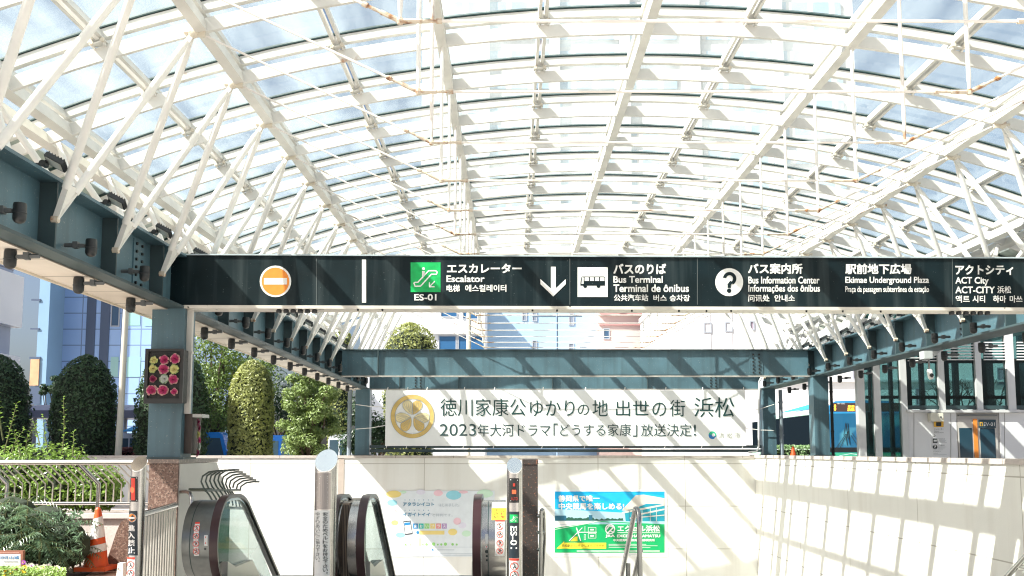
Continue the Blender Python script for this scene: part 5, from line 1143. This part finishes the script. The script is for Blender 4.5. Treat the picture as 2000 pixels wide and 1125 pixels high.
# mahonia with drooping leaves in front of the planter wall
rn = random.Random(51); o = thing('mahonia_shrub', 'dusty green mahonia with narrow drooping leaves at the lower left', 'shrub', (at(70, 1110, 12.2).x, 12.2, 0)); b = MB(); t = MB(); core = MB()
for cx, cy_, r, Y in ((20, 1030, .42, 12.1), (85, 1045, .40, 12.1), (130, 1065, .30, 12.0), (-30, 1040, .4, 12.2)):
    c = at(cx, cy_, Y + .15); core.ball(c, r, 10, sz=(1, .7, .9))
tops = [(15, 985), (60, 975), (100, 1010), (135, 1025), (-25, 990), (40, 1015), (5, 1035), (75, 1035), (115, 1050), (30, 1060), (150, 1060)]
for tx, ty in tops:
    top = at(tx + rn.uniform(-6, 6), ty, 11.95 + rn.uniform(-.25, .3)); root = Vector((top.x + rn.uniform(-.1, .1), top.y + .15, .02)); t.tube([root, root.lerp(top, .6), top], [.014, .012, .006], 6)
    for f in range(15):
        a = f * 2.4 + rn.uniform(-.2, .2); ln = rn.uniform(.26, .42); el = rn.uniform(.1, .9); prev = top.copy() - Vector((0, 0, rn.uniform(0, .25))); d = Vector((math.cos(a) * math.cos(el), math.sin(a) * math.cos(el), math.sin(el))); pts = [prev.copy()]
        for i in range(9):
            d = (d + Vector((0, 0, -.14))).normalized(); prev = prev + d * ln / 9; pts.append(prev.copy()); sd = d.cross(Vector((0, 0, 1))).normalized()
            for e in (-1, 1):
                ld = (sd * e + d * .55 + Vector((0, 0, -.45))).normalized(); L_ = rn.uniform(.07, .11) * (1.05 - i * .05); w_ = ld.cross(Vector((0, 0, 1))).normalized() * L_ * .09
                b.add([prev, prev + ld * L_ * .45 + w_, prev + ld * L_ - Vector((0, 0, .02)), prev + ld * L_ * .45 - w_], [(0, 1, 2), (0, 2, 3)])
        t.tube(pts[::3], .003, 3, caps=False)
for _ in range(1500):
    cx, cy_ = rn.uniform(-40, 160), rn.uniform(1000, 1100); q = at(cx, cy_, rn.uniform(11.75, 12.3)); leaf(b, q, Vector((rn.uniform(-.5, .5), -.6, .5)), rn.uniform(.05, .11), rn, asp=.25)
b.build('foliage', FERN, o); t.build('stem', TWIG, o); core.build('inner_twigs', CORE, o)
# flower bed at the bottom left
b = MB(); rn = random.Random(52)
for _ in range(1700):
    px, py = rn.uniform(-30, 128), rn.uniform(1106, 1130); q = at(px, py + max(0, (px - 90) * .1), rn.uniform(10.7, 11.5)); leaf(b, q, Vector((0, -.4, .8)) + rvec(rn) * .5, rn.uniform(.03, .055), rn, asp=.7)
tag(b.build('bedding_plants', leaf_mat('bedding_leaf', (.18, .30, .08), .4)), kind='stuff')
def pansy(label, px, py, Y, r, c1, c2, grp):
    c = at(px, py, Y); o = thing('pansy', label, 'flower', c, grp); b = MB(); rn = random.Random(int(px * 13))
    for k in range(5):
        a = PI / 2 + k * 2 * PI / 5; d = Vector((math.cos(a), -.15, math.sin(a))); e = Vector((-math.sin(a), 0, math.cos(a)))
        b.add([c, c + d * r * .7 + e * r * .5, c + d * r * 1.05 + e * r * .25, c + d * r * 1.05 - e * r * .25, c + d * r * .7 - e * r * .5], [(0, 1, 2, 3, 4)])
    b.build('petals', M('petal_' + c1[0], c1[1], .6, var=(40, .2)), o); b = MB(); b.ball(c + Vector((0, -.012, 0)), r * .28, 8); b.build('centre', M('petal_' + c2[0], c2[1], .6), o); b = MB(); b.tube([c, (c.x, c.y + .03, .0)], .004, 4); b.build('stem', TWIG, o)
YEL, PUR, WHI, BRN = ('yellow', (.85, .55, .02)), ('purple', (.35, .08, .42)), ('white', (.66, .68, .58)), ('brown', (.10, .04, .02))
for lab, px, py, c1, c2, r in (('large yellow pansy right of the garden notice', 48, 1112, YEL, BRN, .045), ('yellow pansy under the left half of the garden notice', 11, 1119, YEL, BRN, .035), ('yellow pansy under the right half of the garden notice', 22, 1118, YEL, BRN, .036), ('single purple pansy at the right edge of the garden notice', 46, 1098, PUR, YEL, .024), ('purple pansy between the white pansies', 97, 1107, PUR, YEL, .022), ('pale pink white pansy right of the large yellow one', 62, 1105, WHI, PUR, .03), ('white pansy in the middle of the bed', 75, 1111, WHI, YEL, .032), ('white pansy left of the purple one', 86, 1108, WHI, YEL, .033), ('white pansy nearest the traffic cone', 112, 1110, WHI, YEL, .034), ('low white pansy below the purple one', 90, 1120, WHI, YEL, .03)): pansy(lab, px, py, 10.95, r, c1, c2, 'pansies in the flower bed')
g = MB(); g.add([(-6.2, 9.2, .006), (-4.1, 9.2, .006), (-4.1, 12.95, .006), (-6.2, 12.95, .006)], [(0, 1, 2, 3)]); tag(g.build('path', M('peach_paving', (.60, .42, .33), .8, var=(4, .12), speckle=[(50, (.5, .36, .28), .58, .66)])), kind='structure')
g = MB(); g.add([(-16, 9.5, .010), (-5.35, 9.5, .010), (-5.1, 12.0, .010), (-5.3, 12.98, .010), (-16, 12.98, .010)], [(0, 1, 2, 3, 4)]); tag(g.build('garden_soil', MATS['dark_soil']), kind='structure')
# bare tree behind the lift
def bare(label, c, h, seed, lv=6):
    rn = random.Random(seed); o = thing('bare_tree', label, 'tree', c); b = MB(); s = MB()
    def grow(p, d, L_, r, k):
        q = p + d * L_; m_ = p.lerp(q, .5) + rvec(rn) * L_ * .10; (b if k < 2 else s).tube([p, m_, q], [r, r * .85, r * .68], 6 if k < 2 else 4, caps=False)
        if k >= lv: return
        for _ in range(2 if k < 1 else rn.choice((2, 2, 3))): grow(q, (d + rvec(rn) * .85 + Vector((0, 0, .12))).normalized(), L_ * rn.uniform(.62, .86), r * .62, k + 1)
    grow(Vector(c), Vector((0, 0, 1)), h * .27, .13, 0); b.build('trunk', BARK, o); s.build('crown', M('dark_twig', (.05, .045, .035), .8), o)
c = at(1880, 900, 33); bare('bare branching tree seen through the lift glass', (c.x, 33, 0), 4.6, 61, 6)
c = at(1990, 900, 30); bare('brown bare tree at the right edge behind the lift', (c.x, 30, 0), 4.8, 62, 6)
# ================================================================== street furniture and vehicles behind
c = at(229, 900, 30); o = thing('lamp_pole', 'pale beige lamp pole between the dark topiaries', 'lamp post', (c.x, 30, 0)); b = MB(); b.tube([(c.x, 30, 0), (c.x + .05, 30, 3), (c.x + .12, 30, 9.0)], [.105, .095, .075], 12); smoothby(b.build('pole', M('beige_pole', (.55, .53, .44), .45, var=(2, .08)), o), 50); b = MB(); b.tube([(c.x + .12, 30, 9.0), (c.x + .2, 29.6, 9.3), (c.x + .3, 28.6, 9.35)], .05, 8); b.build('arm', MATS['beige_pole'], o)
def van(label, x0, x1, Y, ytop, col, z_off=0):
    a, c2 = at(x0, 900, Y).x, at(x1, 900, Y).x; zt = at(x0, ytop, Y).z; W = c2 - a; o = thing('parked_van', label, 'van', ((a + c2) / 2, Y, 0))
    b = MB(); b.prism([(0, .25), (W, .25), (W, zt * .52), (W * .96, zt * .60), (W * .86, zt * .95), (W * .80, zt), (.1, zt), (0, zt * .9)], (a, Y, 0), (1, 0, 0), (0, 0, 1), (0, 1.6, 0)); b.build('body', M(col[0], col[1], .25, coat=.5), o)
    b = MB(); g0 = Board((0, Y, 0), NY)
    for u0, u1, v1 in ((.06, .40, .90), (.46, .82, .90)):
        b.add([(a + W * u0, Y - .004, zt * .56), (a + W * u1 + (W * .08 if u1 > .8 else 0), Y - .004, zt * .56), (a + W * u1, Y - .004, zt * v1), (a + W * u0, Y - .004, zt * v1)], [(0, 1, 2, 3)])
    b.build('side_window', M('van_glass', (.05, .09, .12), .08), o)
    for u in (.2, .8): b = MB(); b.lathe([(.2, 0), (.29, .02), (.29, .18), (.2, .2)], (a + W * u, Y - .02, .29), 16, 'y'); b.build('wheel', BLACK, o)
van('bright blue van parked between the column and the sunlit topiary', 330, 450, 38, 844, ('blue_van_paint', (.015, .20, .62)))
van('blue van half hidden behind the sunlit green tree', 505, 600, 37, 850, ('dark_blue_van_paint', (.02, .10, .34)))
van('pale white van beside the grey pipe left of the banner', 640, 690, 36.5, 848, ('pale_van_paint', (.62, .66, .72)))
van('white van under the blue awning behind the lamp pole', 232, 275, 44, 846, ('pale_van_paint', (.62, .66, .72)))
# ================================================================== buildings
def building(name, label, x0, x1, Y, ytop, dep, wall, wins=(), bands=(), winmat=None):
    a, c2 = at(x0, 900, Y).x, at(x1, 900, Y).x; zt = at(1000, ytop, Y).z; o = thing(name, label, 'building', ((a + c2) / 2, Y, 0))
    b = MB(); b.box((a, Y, -.2), (c2, Y + dep, zt)); b.build('wall', wall, o)
    b = MB(); b.box((a - .1, Y - .1, zt), (c2 + .1, Y + dep + .1, zt + .35)); b.build('parapet', wall, o)
    for wx0, wy0, wx1, wy1 in wins:
        p, q = at(wx0, wy1, Y), at(wx1, wy0, Y); b = MB(); t_ = .07
        for s_ in ((p.x - t_, p.z - t_, q.x + t_, p.z), (p.x - t_, q.z, q.x + t_, q.z + t_), (p.x - t_, p.z, p.x, q.z), (q.x, p.z, q.x + t_, q.z)): b.box((s_[0], Y - .06, s_[1]), (s_[2], Y - .002, s_[3]))
        f_ = b.build('window', M('window_frame_grey', (.35, .38, .42), .4), o); b = MB(); b.box((p.x, Y - .02, p.z), (q.x, Y - .003, q.z)); b.build('pane', winmat or M('window_glass', (.05, .10, .17), .08, spec=.8), f_)
    for bx0, by0, bx1, by1, d_, m_ in bands:
        p, q = at(bx0, by1, Y), at(bx1, by0, Y); b = MB(); b.box((p.x, Y - d_, p.z), (q.x, Y - .004, q.z)); b.build('cladding_band', m_, o)
    return o
BT = M('blue_grey_tile', (.30, .46, .74), .4, var=(.3, .08), grid=((0, 2), 1.25, 1.02, .035, (.15, .22, .36)))
CURT = M('pale_green_blind', (.30, .52, .50), .3, spec=.6)
building('office_building', 'blue grey tiled building with small dark windows at the left', 82, 372, 62, 430, 14, BT, [(86, 599, 118, 616), (82, 697, 115, 713), (218, 597, 233, 636), (30, 450, 40, 460)][:3],
         [(250, 600, 275, 636, .02, CURT), (283, 603, 300, 637, .02, CURT), (215, 697, 232, 736, .02, CURT), (247, 697, 275, 736, .02, CURT), (175, 430, 178, 900, .05, M('dark_joint', (.06, .09, .15), .5)), (203, 430, 205, 900, .05, M('dark_joint', (.06, .09, .15), .5))])
building('stair_tower', 'pale blue stair tower strip with an orange sign beside the tiled building', 61, 82, 60, 440, 6, M('pale_blue_wall', (.22, .36, .50), .4, var=(.5, .05)), [], [(62, 584, 80, 588, .06, M('dark_joint', (.06, .09, .15), .5)), (60, 641, 78, 644, .06, MATS['dark_joint']), (58, 697, 80, 701, .06, MATS['dark_joint']), (58.5, 702, 78, 753, .08, M('orange_pale_sign', (.62, .36, .20), .5, var=(1.5, .2))), (58, 755, 80, 790, .05, MATS['dark_joint'])])
# long block along the left edge of the plaza: throws its shade over the topiaries
o = thing('apartment_block', 'white slab block cut by the left edge of the view', 'building', (-27, 32, 0)); WSL = M('white_slab', (.85, .86, .87), .5, var=(.4, .05))
b = MB(); b.box((-33, 20, -.2), (-22.4, 43.9, 15)); b.build('wall', M('mauve_grey_wall', (.34, .40, .52), .6, var=(.6, .1), grid=((1, 2), 3.0, 2.4, .03, (.16, .16, .22))), o)
for z in (3.4, 7.0, 10.6): b = MB(); b.box((-22.39, 20, z), (-21.95, 44, z + 2.3)); b.build('balcony', WSL, o)
o = thing('low_roof_shelter', 'low grey curved roof shelter behind the dark topiaries', 'shelter', (at(160, 900, 46).x, 46, 0)); a, c2 = at(30, 900, 46).x, at(300, 900, 46).x; z0, z1 = at(100, 816, 46).z, at(100, 786, 46).z
b = MB(); b.prism([(0, z0), (3, z0), (3, z1), (2, z1 - .02), (1, z1 - .12), (0, z0 + .35)], (a, 46, 0), (0, 1, 0), (0, 0, 1), (c2 - a, 0, 0)); b.build('roof', M('grey_metal_roof', (.32, .33, .40), .5, grid=((0, 1), .9, 9, .03, (.2, .2, .26))), o)
for k in range(6): x = a + (c2 - a) * (k + .5) / 6; b = MB(); b.tube([(x, 46.6, 0), (x, 46.6, z0)], .09, 8); b.build('post', M('grey_post', (.4, .4, .43), .5), o)
b = MB(); p, q = at(240, 843, 43), at(268, 831, 43); b.prism([(0, q.z), (1.2, p.z + .05), (1.2, p.z), (0, q.z - .08)], (p.x, 44.2, 0), (0, -1, 0), (0, 0, 1), (q.x - p.x, 0, 0)); tag(b.build('awning', M('blue_awning', (.02, .30, .60), .6)), 'bright blue awning behind the pale lamp pole', 'awning')
WB = M('white_building_wall', (.78, .78, .77), .6, var=(.3, .05)); SMALLW = M('pink_grey_glass', (.34, .28, .33), .15)
building('white_building', 'white building with blue windows above the cross beam, left of the blue one', 700, 946, 70, 560, 15, M('white_panel_wall', (.66, .69, .72), .5, var=(.3, .05)), [(862, 604, 892, 618), (905, 604, 946, 622), (858, 657, 890, 683), (896, 657, 945, 683)], [(840, 636, 946, 652, .25, WB)], M('blue_window_glass', (.03, .11, .24), .1))
building('blue_building', 'plain light blue building in the middle above the cross beam', 946, 1170.5, 78, 545, 12, M('light_blue_render', (.33, .50, .68), .6, var=(.12, .12)), [(1021, 607, 1027.5, 625), (1041, 607, 1047, 626), (1112.5, 613, 1119.5, 634), (1041, 666, 1047, 682), (1112, 672, 1119, 690)], (), M('dusk_window', (.20, .24, .30), .15))
building('pink_building', 'dusty pink building right of the light blue one', 1170.5, 1314, 76, 560, 12, M('pink_render', (.60, .46, .43), .6, var=(.3, .06)), [(1180, 643, 1189, 661), (1277, 637, 1292, 645)], [(1170.5, 613, 1314, 617, .4, M('deep_pink_band', (.42, .22, .21), .6)), (1170.5, 633, 1314, 636, .15, M('deep_pink_band', (.42, .22, .21), .6)), (1207, 560, 1217, 611, .5, M('peach_block', (.75, .42, .24), .6)), (1255, 560, 1314, 604, .5, M('pale_mauve', (.62, .55, .58), .6))])
building('white_building', 'white building with two small square windows behind the buses', 1314, 2150, 60, 575, 14, WB, [(1376.5, 632, 1387, 648), (1418, 631, 1428, 646), (1466, 629, 1471, 643), (1667, 722, 1673, 738), (1790, 760, 1802, 790), (1950, 720, 1965, 750)], [(1500, 742, 2150, 746, .2, M('cornice_grey', (.55, .55, .56), .6)), (1372, 604, 1387, 690, .03, M('pale_pilaster', (.60, .59, .60), .6)), (1414, 604, 1429, 690, .03, MATS['pale_pilaster'])], SMALLW)
b = MB(); c = at(1089, 900, 55); b.tube([(c.x, 55, 0), (c.x, 55, 9.2)], .07, 8); p, q = at(1040, 618, 55), at(1137, 617.5, 55); b.tube([p, q], .05, 6); tag(b.build('utility_pole', M('pole_blue_grey', (.16, .24, .34), .5)), 'thin dark utility pole with a crossarm in front of the blue building', 'pole')
b = MB(); c = at(914.5, 900, 36); b.tube([(c.x, 36, 0), (c.x, 36, 6.8)], .085, 10); tag(b.build('beige_pole', MATS['beige_pole']), 'beige pole above the cross beam beside the white building', 'pole')
# high tower seen faintly through the glass roof
TWY = 150; o = thing('high_rise_tower', 'pale high rise tower seen faintly through the dusty glass roof', 'building', (20, TWY, 0)); TWW = M('pale_tower_cladding', (.50, .49, .50), .5, var=(.05, .06))
b = MB(); b.box((-14, TWY, -.2), (54, TWY + 30, 118)); b.build('wall', TWW, o)
TG = M('tower_glass', (.26, .36, .46), .3, grid=((0, 2), 3.4, 50, .45, (.50, .49, .50)))
for k in range(26): b = MB(); z = 14 + k * 4.0; b.box((-12, TWY - .3, z), (26 if k % 5 else 8, TWY - .01, z + 2.1)); b.box((30, TWY - .3, z), (52, TWY - .01, z + 2.1)); b.build('window_row', TG, o)
for x in (-5, 6, 17, 28, 41): b = MB(); b.box((x, TWY - .9, 0), (x + 1.6, TWY - .31, 118)); b.build('pier', TWW, o)
bpy.data.objects.remove(TXO)
